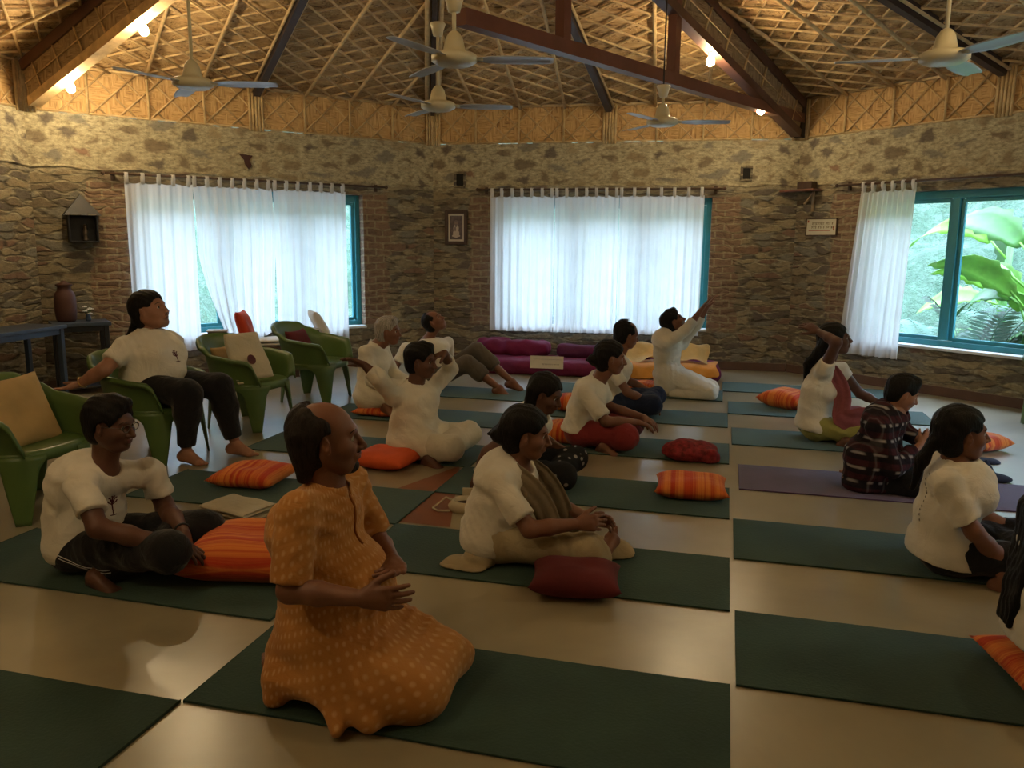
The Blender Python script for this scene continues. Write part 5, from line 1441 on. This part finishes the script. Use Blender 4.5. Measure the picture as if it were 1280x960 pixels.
from mathutils.bvhtree import BVHTree
bv=BVHTree.FromPolygons([v.co for v in sh_.vertices],[p.vertices[:] for p in sh_.polygons]); pts=[]
for i in range(14):
    z=.80-.022*i; hit=bv.ray_cast(Vector((.8,-.005,z)),Vector((-1,0,0)))
    if hit[0] is not None: pts.append(hit[0]+Vector((.002,0,0)))
mb.tube(pts,.0045,6); mb.build('placket',[cloth('placket_orange',(.30,.10,.02))],parent=P1['shirt'],smooth=True)
hpf=P1['hp']; 
cb=MB(); nk=Vector(P1['K']['neck']); up_=Vector(P1['up']); fw_=Vector(P1['fwd']); la_=Vector(P1['lat']); rows=[]
for j,(r,z) in enumerate(((.075,-.015),(.070,.012),(.066,.030))): rows.append([nk+fw_*(.014+math.cos(a)*r)+la_*math.sin(a)*r+up_*(z-.012*math.cos(a)) for a in np.linspace(.12,2*math.pi-.12,36)])
cb.grid(rows); cb.build('collar_band',[KOR],parent=P1['shirt'],smooth=True,solid=.004)

# ---- 2 young man with glasses
P2=person('young man in glasses and a white T-shirt sitting cross-legged at the left',(-2.93,.28),4,'seated',1.02,
   px=dict(head=(139,530,0),neck=(131,585,0),shR=(102,606,-.20),shL=(187,590,.17),elR=(122,660,-.28),wrR=(215,682,-.16),elL=(206,632,.22),wrL=(231,668,.02),knR=(212,690,-.20),knL=(258,660,.20)),
   J=dict(chest=(.04,0,.42),waist=(.0,0,.27),pelvis=(-.02,0,.14)),hd=(0,-7),head_s=.98,fat=1.16,limb=1.10,belly=.35,skin_m=SK_D,pants=BLK,hair='short',glasses=True,sleeve=.66,sleeve_loose=.018,
   toe=dict(L=((.85,-.4,-.08),(.3,-.5,.8)),R=((.30,.80,-.10),(.75,-.1,.45))),handR=dict(d=(.8,.35,-.35),n=(-.1,.2,-1),t=(-.2,1,.1),curl=.35),handL=dict(d=(.45,-.45,-.6),n=(-.8,-.1,-.4),t=(.2,-1,.2),curl=.4),h=.008,hf=.004,hem=-.05,seed=5,wr=.007)
tree_print(P2,P2['K']['chest']+P2['lat']*.02-P2['up']*.02,.075,(.10,.02,.03)); band_at(P2,'L','wrist_watch',simple('watch_black',(.015,.015,.017),.4),.86,.032,.006)
# pale side stripes on the near leg
def stripe_on(P,obj,a,b,off,n=14):
    pass
tr=[c for c in P2['root'].children if c.name.startswith('trousers')][0]; bv=BVHTree.FromPolygons([v.co for v in tr.data.vertices],[p.vertices[:] for p in tr.data.polygons])
for dz in(0,.014):
    pts=[]
    for i in range(18):
        t_=i/17; x=.02+.27*t_; p0=Vector((x,-.8,.115-.035*t_+dz-.02*math.sin(t_*3))); hit=bv.ray_cast(p0,Vector((0,1,-.0)))
        if hit[0] is not None: pts.append(hit[0]+Vector((0,-.001,0)))
    if len(pts)>2:
        m_=MB(); m_.tube(pts,.0022,5); m_.build('side_stripe',[simple('stripe_white',(.5,.5,.5),.8)],parent=tr,smooth=True)

# ---- 3 large woman in the armchair
P3=person('large woman in a white T-shirt seated in a green armchair, arm stretched out',(-3.93,2.08),0,'seated',1.0,
   px=dict(head=(188,388,0),wrR=(100,480,-.40),elR=(130,462,-.38)),
   J=dict(pelvis=(-.06,0,.54),waist=(-.04,0,.64),chest=(-.03,0,.76),neck=(-.04,0,.90),shR=(-.07,-.21,.80),shL=(-.05,.21,.80),elL=(-.12,.40,.74),wrL=(-.30,.55,.66),
     hipL=(-.02,.11,.52),hipR=(-.02,-.11,.52),knL=(.40,.15,.50),knR=(.36,-.15,.50),anL=(.50,.15,.085),anR=(.30,-.13,.085)),
   hd=(4,16),head_s=1.12,fat=1.5,limb=1.22,belly=1.0,bust=1.15,hips=1.15,skin_m=SK_L,hair='pony',sleeve=.68,sleeve_loose=.020,hem=.03,pants=BLK,pant_end=.90,
   toe=dict(L=((.95,.1,-.12),(0,0,1)),R=((.95,-.15,-.12),(0,0,1))),handR=dict(d=(-.75,-.55,-.25),n=(.1,.1,1),t=(-.5,.7,.3),curl=.12),h=.012,hf=.006,seed=8,wr=.007,neckr=.062)
tree_print(P3,P3['K']['chest']+P3['up']*-.03+P3['lat']*-.0,.075,(.05,.03,.03)); band_at(P3,'R','bracelet',simple('gold',(.6,.4,.12),.3,.1,metal=.9),.90,.036,.004)

# ---- 4 grey-haired man
P4=person('grey-haired man in a white kurta sitting cross-legged, farther left, near the stone wall',(-3.10,3.90,.07),0,'seated',.98,
   px=dict(head=(486,414,0)),hd=(0,0),skin_m=SK_M,top=KWH,top_t=.019,sleeve=1.8,sleeve_loose=.018,hem=None,skirt='lap',pants=KWP,pant_t=.035,hair='short',hair_m=HAIRG,h=.012,hf=.007,seed=11)
# ---- 5 man leaning back
P5=person('man in a white shirt leaning back, face tipped up, by the magenta mattress',(-3.02,5.25),0,'seated',1.0,
   px=dict(head=(543,402,0),neck=(533,425,0),shL=(560,428,.2),shR=(508,436,-.19),elR=(494,458,-.28),wrR=(487,484,-.30),elL=(562,452,.24),wrL=(588,452,.12),knR=(584,455,-.12),anR=(624,485,-.12),knL=(596,438,.12),anL=(640,477,.10)),
   J=dict(pelvis=(0,0,.13),waist=(-.03,0,.27),chest=(-.03,0,.42),hipL=(.02,.09,.115),hipR=(.02,-.09,.115)),hd=(-8,38),fat=1.05,skin_m=SK_M,top=TEE,sleeve=.75,hem=.03,pants=GRY,pant_end=.55,pant_t=.028,hair='crop_bald',h=.012,hf=.007,
   toe=dict(L=((.93,.1,-.3),(.2,0,1)),R=((.93,-.1,-.3),(.2,0,1))),handR=dict(d=(-.4,-.4,-.5),n=(0,0,-1),t=(-.3,.8,0),curl=.1),seed=14)
# ---- 6 man with outspread arms
P6=person('dark-haired man in a white kurta sitting cross-legged with his arms flung back and out',(-2.22,2.60),0,'seated',1.0,
   px=dict(head=(527,451,0),neck=(518,483,0),shR=(492,496,-.18),elR=(472,472,-.33),wrR=(455,456,-.36),shL=(540,487,.18),elL=(563,461,.30),wrL=(556,441,.10)),
   J=dict(chest=(.03,0,.41),waist=(.0,0,.27)),hd=(-4,-4),fat=1.08,belly=.3,skin_m=SK_D,top=KWH,top_t=.018,sleeve=1.55,sleeve_loose=.022,hem=None,skirt='lap',pants=KWP,pant_t=.03,hair='short',
   handR=dict(d=(-.8,-.3,.4),n=(.3,-.2,-.8),t=(0,.5,.5),curl=.25),handL=dict(d=(-.5,-.6,-.2),n=(0,0,-1),curl=.6),h=.011,hf=.0055,seed=17)
# ---- 7 woman behind the one with the scarf
P7=person('dark-haired woman leaning on one hand, half hidden behind the woman with the taupe scarf',(-1.33,2.15),0,'seated',.98,
   px=dict(head=(683,492,0),neck=(662,530,0),shR=(634,548,-.16),elR=(609,566,-.24),wrR=(597,592,-.24)),
   J=dict(chest=(.07,0,.40),waist=(.03,0,.26),shL=(.1,.16,.48)),hd=(-14,-20),fat=.98,skin_m=SK_D,top=TEE,hem=.02,sleeve=.45,pants=FLO,hair='bob',bust=.8,handR=dict(d=(-.1,-.2,-.6),n=(0,0,-1),t=(.5,0,.1),curl=.1),h=.011,hf=.006,seed=19)
band_at(P7,'R','bangle',simple('silver',(.6,.58,.52),.3,.1,metal=.8),.88,.031,.006)
# ---- 8 woman with taupe scarf
P8=person('woman in a white T-shirt with a taupe scarf round her neck, sitting cross-legged',(-1.12,.93),0,'seated',1.0,
   px=dict(head=(659,541,0),neck=(640,590,0),shR=(622,603,-.17),elR=(662,662,-.24),wrR=(722,655,-.14),wrL=(738,650,.05),knR=(730,690,-.10),knL=(770,697,.16),anR=(752,697,-.0)),
   J=dict(chest=(.05,0,.40),waist=(.0,0,.26),shL=(.08,.16,.49),elL=(.16,.20,.28),anL=(.24,.0,.05)),hd=(8,-9),fat=1.12,hips=1.1,belly=.25,bust=.95,skin_m=SK_M,pants=KHA,pant_t=.026,hair='bun',sleeve=.78,sleeve_loose=.020,hem=-.06,
   toe=dict(R=((.5,.45,.5),(.6,-.5,.3))),handR=dict(d=(.9,.3,.05),n=(0,.9,-.3),t=(0,.2,1),curl=.5),handL=dict(d=(.9,-.2,.1),n=(0,-.9,-.3),t=(0,0,1),curl=.5),h=.009,hf=.0045,seed=23,wr=.007)
k=P8['K']; nb=k['neck']
ribbon(P8,'scarf',[nb+V3(.27,-.12,-.36),nb+V3(.235,-.12,-.25),nb+V3(.195,-.11,-.14),nb+V3(.125,-.11,-.03),nb+V3(.02,-.10,.035),nb+V3(-.075,0,.055),nb+V3(.02,.09,.04),nb+V3(.13,.09,-.02),nb+V3(.21,.06,-.12),nb+V3(.25,.06,-.24),nb+V3(.29,.07,-.36)],[.08,.10,.11,.11,.09,.09,.09,.10,.11,.11,.10],TAU,.014,side=(.5,.2,.6))
o=blob_obj('shirt_tail',[((-.08,-.16,.025),(.11,.07,.02),0,0,'e'),((-.03,-.15,.045),(.08,.07,.045),0,0,'e'),((-.12,-.21,.014),(.08,.05,.010),0,0,'e'),((-.05,-.23,.014),(.07,.05,.010),0,0,'e')],.007,KHA,(.006,40,6),flatz=.012); o.parent=P8['root']
# ---- 9 woman in red trousers
P9=person('woman in a white T-shirt and red trousers with her dark hair tied up',(-1.10,3.28),0,'seated',1.0,
   px=dict(head=(764,447,0),neck=(746,477,0),shR=(732,490,-.17),elR=(757,527,-.25),wrR=(797,528,-.12),wrL=(805,522,.05)),
   J=dict(chest=(.06,0,.41),waist=(.01,0,.27),shL=(.08,.16,.50),elL=(.17,.2,.27)),hd=(10,-6),fat=1.05,hips=1.1,bust=.8,skin_m=SK_M,pants=REDP,pant_t=.035,hair='bun',sleeve=.85,sleeve_loose=.020,hem=-.0,h=.011,hf=.006,seed=29)
# ---- 10 balding man
P10=person('balding man in a white shirt and dark blue trousers, head bowed',(-1.02,4.55),0,'seated',1.0,
   px=dict(head=(784,418,0),neck=(772,443,0),shR=(760,452,-.17),elR=(784,490,-.22),wrR=(812,503,-.15)),
   J=dict(chest=(.02,0,.41),waist=(-.02,0,.27)),hd=(25,-14),fat=1.0,skin_m=SK_M,top=KWH,sleeve=.72,hem=.02,pants=BLU,pant_t=.025,hair='crop_bald',h=.012,hf=.007,seed=31)
# ---- 11 kneeling with arms raised
P11=person('person in white kneeling with face and arms raised towards the middle window',(-.60,5.58),0,'kneeling',.98,
   px=dict(head=(842,402,0),neck=(838,424,0),shR=(832,430,-.15),elR=(858,412,-.12),wrR=(876,388,-.08),shL=(852,430,.15),elL=(870,406,.16),wrL=(884,384,.12)),
   J=dict(chest=(-.04,0,.57),waist=(-.03,0,.40),pelvis=(-.03,0,.26)),hd=(4,30),fat=.98,skin_m=SK_M,top=KWH,top_t=.019,sleeve=1.5,sleeve_loose=.018,hem=None,skirt='kneel',pants=KWP,pant_t=.03,hair='short',h=.012,hf=.007,
   handR=dict(d=(.5,0,.8),n=(.8,0,-.5),t=(0,1,0),curl=.1),handL=dict(d=(.5,0,.8),n=(.8,0,-.5),t=(0,-1,0),curl=.1),seed=37)
# ---- 12 woman with mauve scarf
P12=person('woman with a mauve scarf over her knees, one hand raised to her head',(.66,3.98),0,'seated',1.02,
   px=dict(head=(1044,424,.02),neck=(1033,456,0),shR=(1030,462,-.16),elR=(1046,428,-.30),wrR=(1022,414,-.12),shL=(1050,462,.15),elL=(1075,492,.22),wrL=(1100,504,.16)),
   J=dict(chest=(.02,0,.42),waist=(-.01,0,.27)),hd=(0,10),fat=1.0,bust=.8,skin_m=SK_D,top=TEE,top_t=.019,sleeve=.34,hem=-.03,pants=OLV,hair='long',glasses=True,
   handR=dict(d=(-.7,.4,.35),n=(0,.7,-.6),t=(.2,.2,-.8),curl=.3),h=.012,hf=.006,seed=41)
k=P12['K']
ribbon(P12,'scarf',[k['neck']+V3(.02,-.09,.0),k['neck']+V3(.10,-.13,-.12),k['neck']+V3(.13,-.16,-.26),k['hipR']+V3(.12,-.14,.10),k['knR']+V3(-.10,-.03,.10),k['knR']+V3(.03,-.02,.08)],[.09,.12,.14,.18,.22,.20],MAUV,.010,side=(.5,0,.8))
ribbon(P12,'scarf_end',[k['neck']+V3(.12,-.02,-.16),k['waist']+V3(.20,.0,.02),k['hipL']+V3(.24,-.02,.09),k['knL']+V3(.02,-.05,.09)],[.10,.16,.20,.16],MAUV,.010,side=(0,.8,.3))
# ---- 13 checked shirt
P13=person('person in a long dark checked shirt, bent over their joined hands',(.86,2.66),0,'kneeling',.86,
   px=dict(head=(1129,491,0),neck=(1112,520,0),shR=(1098,535,-.14),elR=(1118,585,-.18),wrR=(1152,556,-.06),wrL=(1154,552,.05)),
   J=dict(chest=(.06,0,.44),waist=(.03,0,.31),pelvis=(0,0,.21),shL=(.13,.13,.52),elL=(.2,.16,.36)),hd=(4,-22),fat=1.0,skin_m=SK_L,top=PLAID,top_t=.019,sleeve=1.75,sleeve_loose=.020,hem=None,skirt='back',pants=BLK,hair='short',
   handR=dict(d=(.5,.3,.6),n=(.1,1,0),t=(-.5,0,.6),curl=.5),handL=dict(d=(.5,-.3,.6),n=(.1,-1,0),t=(-.5,0,.6),curl=.5),h=.010,hf=.0055,seed=43)
# ---- 14 long-haired woman at right
P14=person('woman in a loose white T-shirt with small lettering down the back, black trousers',(.99,1.36),0,'seated',1.0,
   px=dict(head=(1203,541,0),neck=(1189,585,0),shR=(1180,605,-.17),elR=(1218,665,-.22),wrR=(1256,704,-.16)),
   J=dict(chest=(.03,0,.42),waist=(-.02,0,.27)),hd=(6,2),fat=1.08,hips=1.12,bust=.7,skin_m=SK_M,pants=BLK,hair='pony',sleeve=.80,sleeve_loose=.012,hem=-.05,top_t=.022,
   handR=dict(d=(.7,.2,-.4),n=(0,0,-1),curl=.3),h=.009,hf=.0045,seed=47,wr=.009,tee_freq=20)
sh_=P14['shirt'].data; bv=BVHTree.FromPolygons([v.co for v in sh_.vertices],[p.vertices[:] for p in sh_.polygons]); mb=MB(); rs=random.Random(5)
for i in range(11):
    z=.47-.020*i; p0=Vector((-.8,-.05-.006*i,z)); hit=bv.ray_cast(p0,Vector((1,0,0)))
    if hit[0] is None: continue
    c=hit[0]+Vector((-.002,0,0)); 
    for q in range(3):
        a=rs.uniform(0,6.28); d=Vector((0,math.cos(a),math.sin(a)))*.006; o=Vector((0,rs.uniform(-.005,.005),rs.uniform(-.004,.004))); mb.tube([c+o-d,c+o+d],.0014,5)
mb.build('back_lettering',[simple('grey_print',(.16,.15,.13),.8)],parent=P14['shirt'])
# ---- 15 at the right edge
P15=person('person in a white T-shirt on an orange cushion, cut off by the right edge',(1.09,.34,.07),0,'seated',1.0,
   px=dict(),J=dict(head=(.10,0,.70),neck=(.03,0,.54)),hd=(0,-10),fat=1.05,skin_m=SK_M,pants=BLK,hair='long',hair_len=2.05,sleeve=.7,hem=-.05,top_t=.018,h=.010,hf=.005,seed=53)
# ================================================================== OUTSIDE
M_GRASS=simple('outdoor_ground',(.24,.25,.24),.95,.4,1.2,bs=.3,bscale=12)
mb=MB(); mb.add([(-40,-40,-.25),(40,-40,-.25),(40,40,-.25),(-40,40,-.25)],[(0,1,2,3)]); tag(mb.build('ground',[M_GRASS]),kind='structure')
# leafy hillside beyond the right window; left arc added to dim the left window's skylight
def hill():
    m,nt,b=newmat('hillside_leaves',.9); v=objco(nt)
    f=noise(nt,v,1.6,6,.75); f2=noise(nt,v,7,4,.7)
    c=nt.ramp(f,[(.3,(.03,.075,.04)),(.48,(.07,.14,.08)),(.62,(.13,.20,.14)),(.75,(.20,.26,.22))])
    c=nt.mix(.6,c,nt.ramp(f2,[(.3,(.45,.5,.4)),(.65,(1.1,1.1,1.1))]),'MULTIPLY')
    nt.l.new(c,b.inputs['Base Color']); bump(nt,b,f2,1.,.3)
    mb=MB(); rows=[]; random.seed(2)
    for j in range(30):
        row=[]
        for i in range(60):
            an=R_(-40+230*i/59); r=11+j*.55
            x=CEN[0]+r*math.cos(an);y=CEN[1]+r*math.sin(an)
            z=-.3+ (j/29)**1.1*11+.35*math.sin(i*1.1+j*.7)+.25*math.sin(i*2.3-j*1.3)+random.uniform(-.12,.12)
            row.append((x,y,z if j else -.4))
        rows.append(row)
    mb.grid(rows); tag(mb.build('hillside',[m],smooth=True),kind='structure')
hill()
M_LEAF=[simple('leaf_bright',(.17,.42,.04),.45,.3,5,spec=.5),simple('leaf_mid',(.07,.22,.035),.45,.3,5,spec=.5),simple('leaf_blue',(.07,.17,.11),.5,.3,5,spec=.5),simple('leaf_dark',(.02,.06,.02),.5,.3,5)]
for m in M_LEAF:
    b=m.node_tree.nodes['Principled BSDF']
    b.inputs['Transmission Weight'].default_value=0
def leaf(mb,base,dirv,L,W,droop,m,up=(0,0,1),split=0):
    if isinstance(up,str): up=Vector(NIN)*.9+Vector((0,0,.45))
    d=Vector(dirv).normalized(); s=d.cross(Vector(up)).normalized(); rows=[]; p=Vector(base); n=12
    for i in range(n+1):
        t=i/n; w=W*math.sin(math.pi*min(1,(t*.93+.05)))**.7; 
        dd=(d+Vector((0,0,-droop*t*1.6))).normalized(); 
        if i: p=p+dd*(L/n)
        nn=s.cross(dd)
        wv=1+(.18*math.sin(i*2.7) if split else 0)
        rows.append([p-s*w*wv+nn*.25*w,p-s*w*.5+nn*.08*w,p,p+s*w*.5+nn*.08*w,p+s*w*wv+nn*.25*w])
    mb.grid(rows,m)
def banana(p,H,rs,label,nl=7,toward=None,W=.16):
    e=empty('banana_plant',p); st=MB(); st.tube([(0,0,0),(.02,0,H*.4),(.05,.02,H*.8)],[.07,.055,.035],10,cap=True); st.build('stem',[M_LEAF[1]],parent=e,smooth=True)
    for i in range(nl):
        mb=MB(); an=rs.uniform(0,6.28) if toward is None or i>3 else toward+rs.uniform(-.9,.9)
        el=rs.uniform(.15,1.1); d=(math.cos(an)*math.cos(el),math.sin(an)*math.cos(el),math.sin(el)); z=H*rs.uniform(.35,.8); L=rs.uniform(.7,1.15)
        mb.tube([(.03,0,z),Vector((.03,0,z))+Vector(d)*.35],.012,6)
        leaf(mb,Vector((.03,0,z))+Vector(d)*.3,d,L,W*rs.uniform(.8,1.2),rs.uniform(.5,1.),rs.choice((0,0,1)),up='cam' if i<5 else (0,0,1),split=1)
        mb.build('leaf',[M_LEAF[0],M_LEAF[1]],parent=e,smooth=True,solid=.003)
    return tag(e,label,'plant','banana plants outside the right window')
def fern(p,H,rs,label,cnt=12,mats=(3,2,3,1)):
    e=empty('fern_palm',p)
    i=-1
    while i<cnt:
        i+=1
        an=rs.uniform(0,6.28); el=rs.uniform(.5,1.35); d=Vector((math.cos(an)*math.cos(el),math.sin(an)*math.cos(el),math.sin(el))); L=H*rs.uniform(.75,1.15)
        if d.dot(Vector(NIN))>.15: d=d-Vector(NIN)*(2*d.dot(Vector(NIN)))
        mb=MB(); pts=[]; q=Vector((0,0,0)); n=14
        for k in range(n+1):
            pts.append(q.copy()); dd=(d+Vector((0,0,-.9*(k/n)**1.5))).normalized(); q=q+dd*L/n
        mb.tube(pts,.006,5)
        for k in range(3,n+1):
            t=(pts[k]-pts[k-1]).normalized(); s=t.cross(Vector((0,0,1))).normalized(); ll=.26*math.sin(math.pi*(k-1.5)/n)+.05
            for sg in(-1,1):
                for off in (0,.5):
                    b0=pts[k]-(pts[k]-pts[k-1])*off; tip=b0+(s*sg*.85+t*.5).normalized()*ll+Vector((0,0,-.07)); md=b0.lerp(tip,.45)
                    wv=t*.021; mb.add([b0,md+wv,tip,md-wv],[(0,1,2,3)])
        mb.build('frond',[M_LEAF[rs.choice(mats)]],parent=e,smooth=False)
    return tag(e,label,'plant','feathery palms outside the right window')
rs=random.Random(11)
def outp(s,off,z=-.25): return wpt(1,s,-off,z)
NIN=tuple(wpt(1,0,1,0)-wpt(1,0,0,0))
banana(outp(2.25,1.00),2.35,random.Random(4),'banana plant with bright green leaves just outside the right window',9,toward=wang(1)+math.pi,W=.17)
banana(outp(1.35,2.3),2.3,random.Random(5),'banana plant seen dimly through the pane next to the bunched curtain',7,toward=wang(1)+math.pi)
for i,(s_,o_,h_,lab) in enumerate(((1.75,.95,1.25,'dark feathery palm below the bright banana leaf outside the right window'),(2.35,1.55,1.5,'bluish feathery palm at the right edge outside the window'),(1.05,1.55,1.0,'pale palm between the bunched curtain and the teal mullion'))):
    fern(outp(s_,o_),h_,random.Random(20+i),lab,34 if i<2 else 18)
# ================================================================== CAMERA, LIGHT
cam=bpy.data.cameras.new('camera'); co=link(bpy.data.objects.new('camera',cam)); scene.camera=co
f_,yaw,pitch,roll,cx,cy,H=1005.79,-.2575,-.1701,.0087,-.0847,-2.6943,1.5041
fw=Vector((math.sin(yaw)*math.cos(pitch),math.cos(yaw)*math.cos(pitch),math.sin(pitch))); rt=Vector((math.cos(yaw),-math.sin(yaw),0)); up=rt.cross(fw)
rt2=rt*math.cos(roll)+up*math.sin(roll); up2=up*math.cos(roll)-rt*math.sin(roll)
Mx=Matrix((rt2,up2,-fw)).transposed().to_4x4(); Mx.translation=Vector((cx,cy,H)); co.matrix_world=Mx
cam.sensor_width=36; cam.lens=36*f_/1280; cam.clip_start=.05; cam.clip_end=200
w=bpy.data.worlds.new('sky'); scene.world=w; w.use_nodes=True; bg=w.node_tree.nodes['Background']
bg.inputs[0].default_value=(.60,.74,1.0,1); bg.inputs[1].default_value=SKY
for k in OPEN:   # sampling portals in the window openings (they give no light of their own)
    l=bpy.data.lights.new('window_portal','AREA'); l.shape='RECTANGLE'; l.size=WS1-WS0; l.size_y=WZ1-WZ0; l.cycles.is_portal=True
    o=link(bpy.data.objects.new('window_portal',l)); p=wpt(k,(WS0+WS1)/2,-.30,(WZ0+WZ1)/2); o.location=p
    a,d=wdir(k); n=Vector((d[1],-d[0],0)); o.rotation_euler=(n).to_track_quat('-Z','Z').to_euler()
scene.view_settings.view_transform='Standard'; scene.view_settings.look='None'; scene.view_settings.gamma=1; scene.view_settings.use_curve_mapping=False
scene.view_settings.exposure=EXPO
try: scene.cycles.max_bounces=8
except Exception: pass
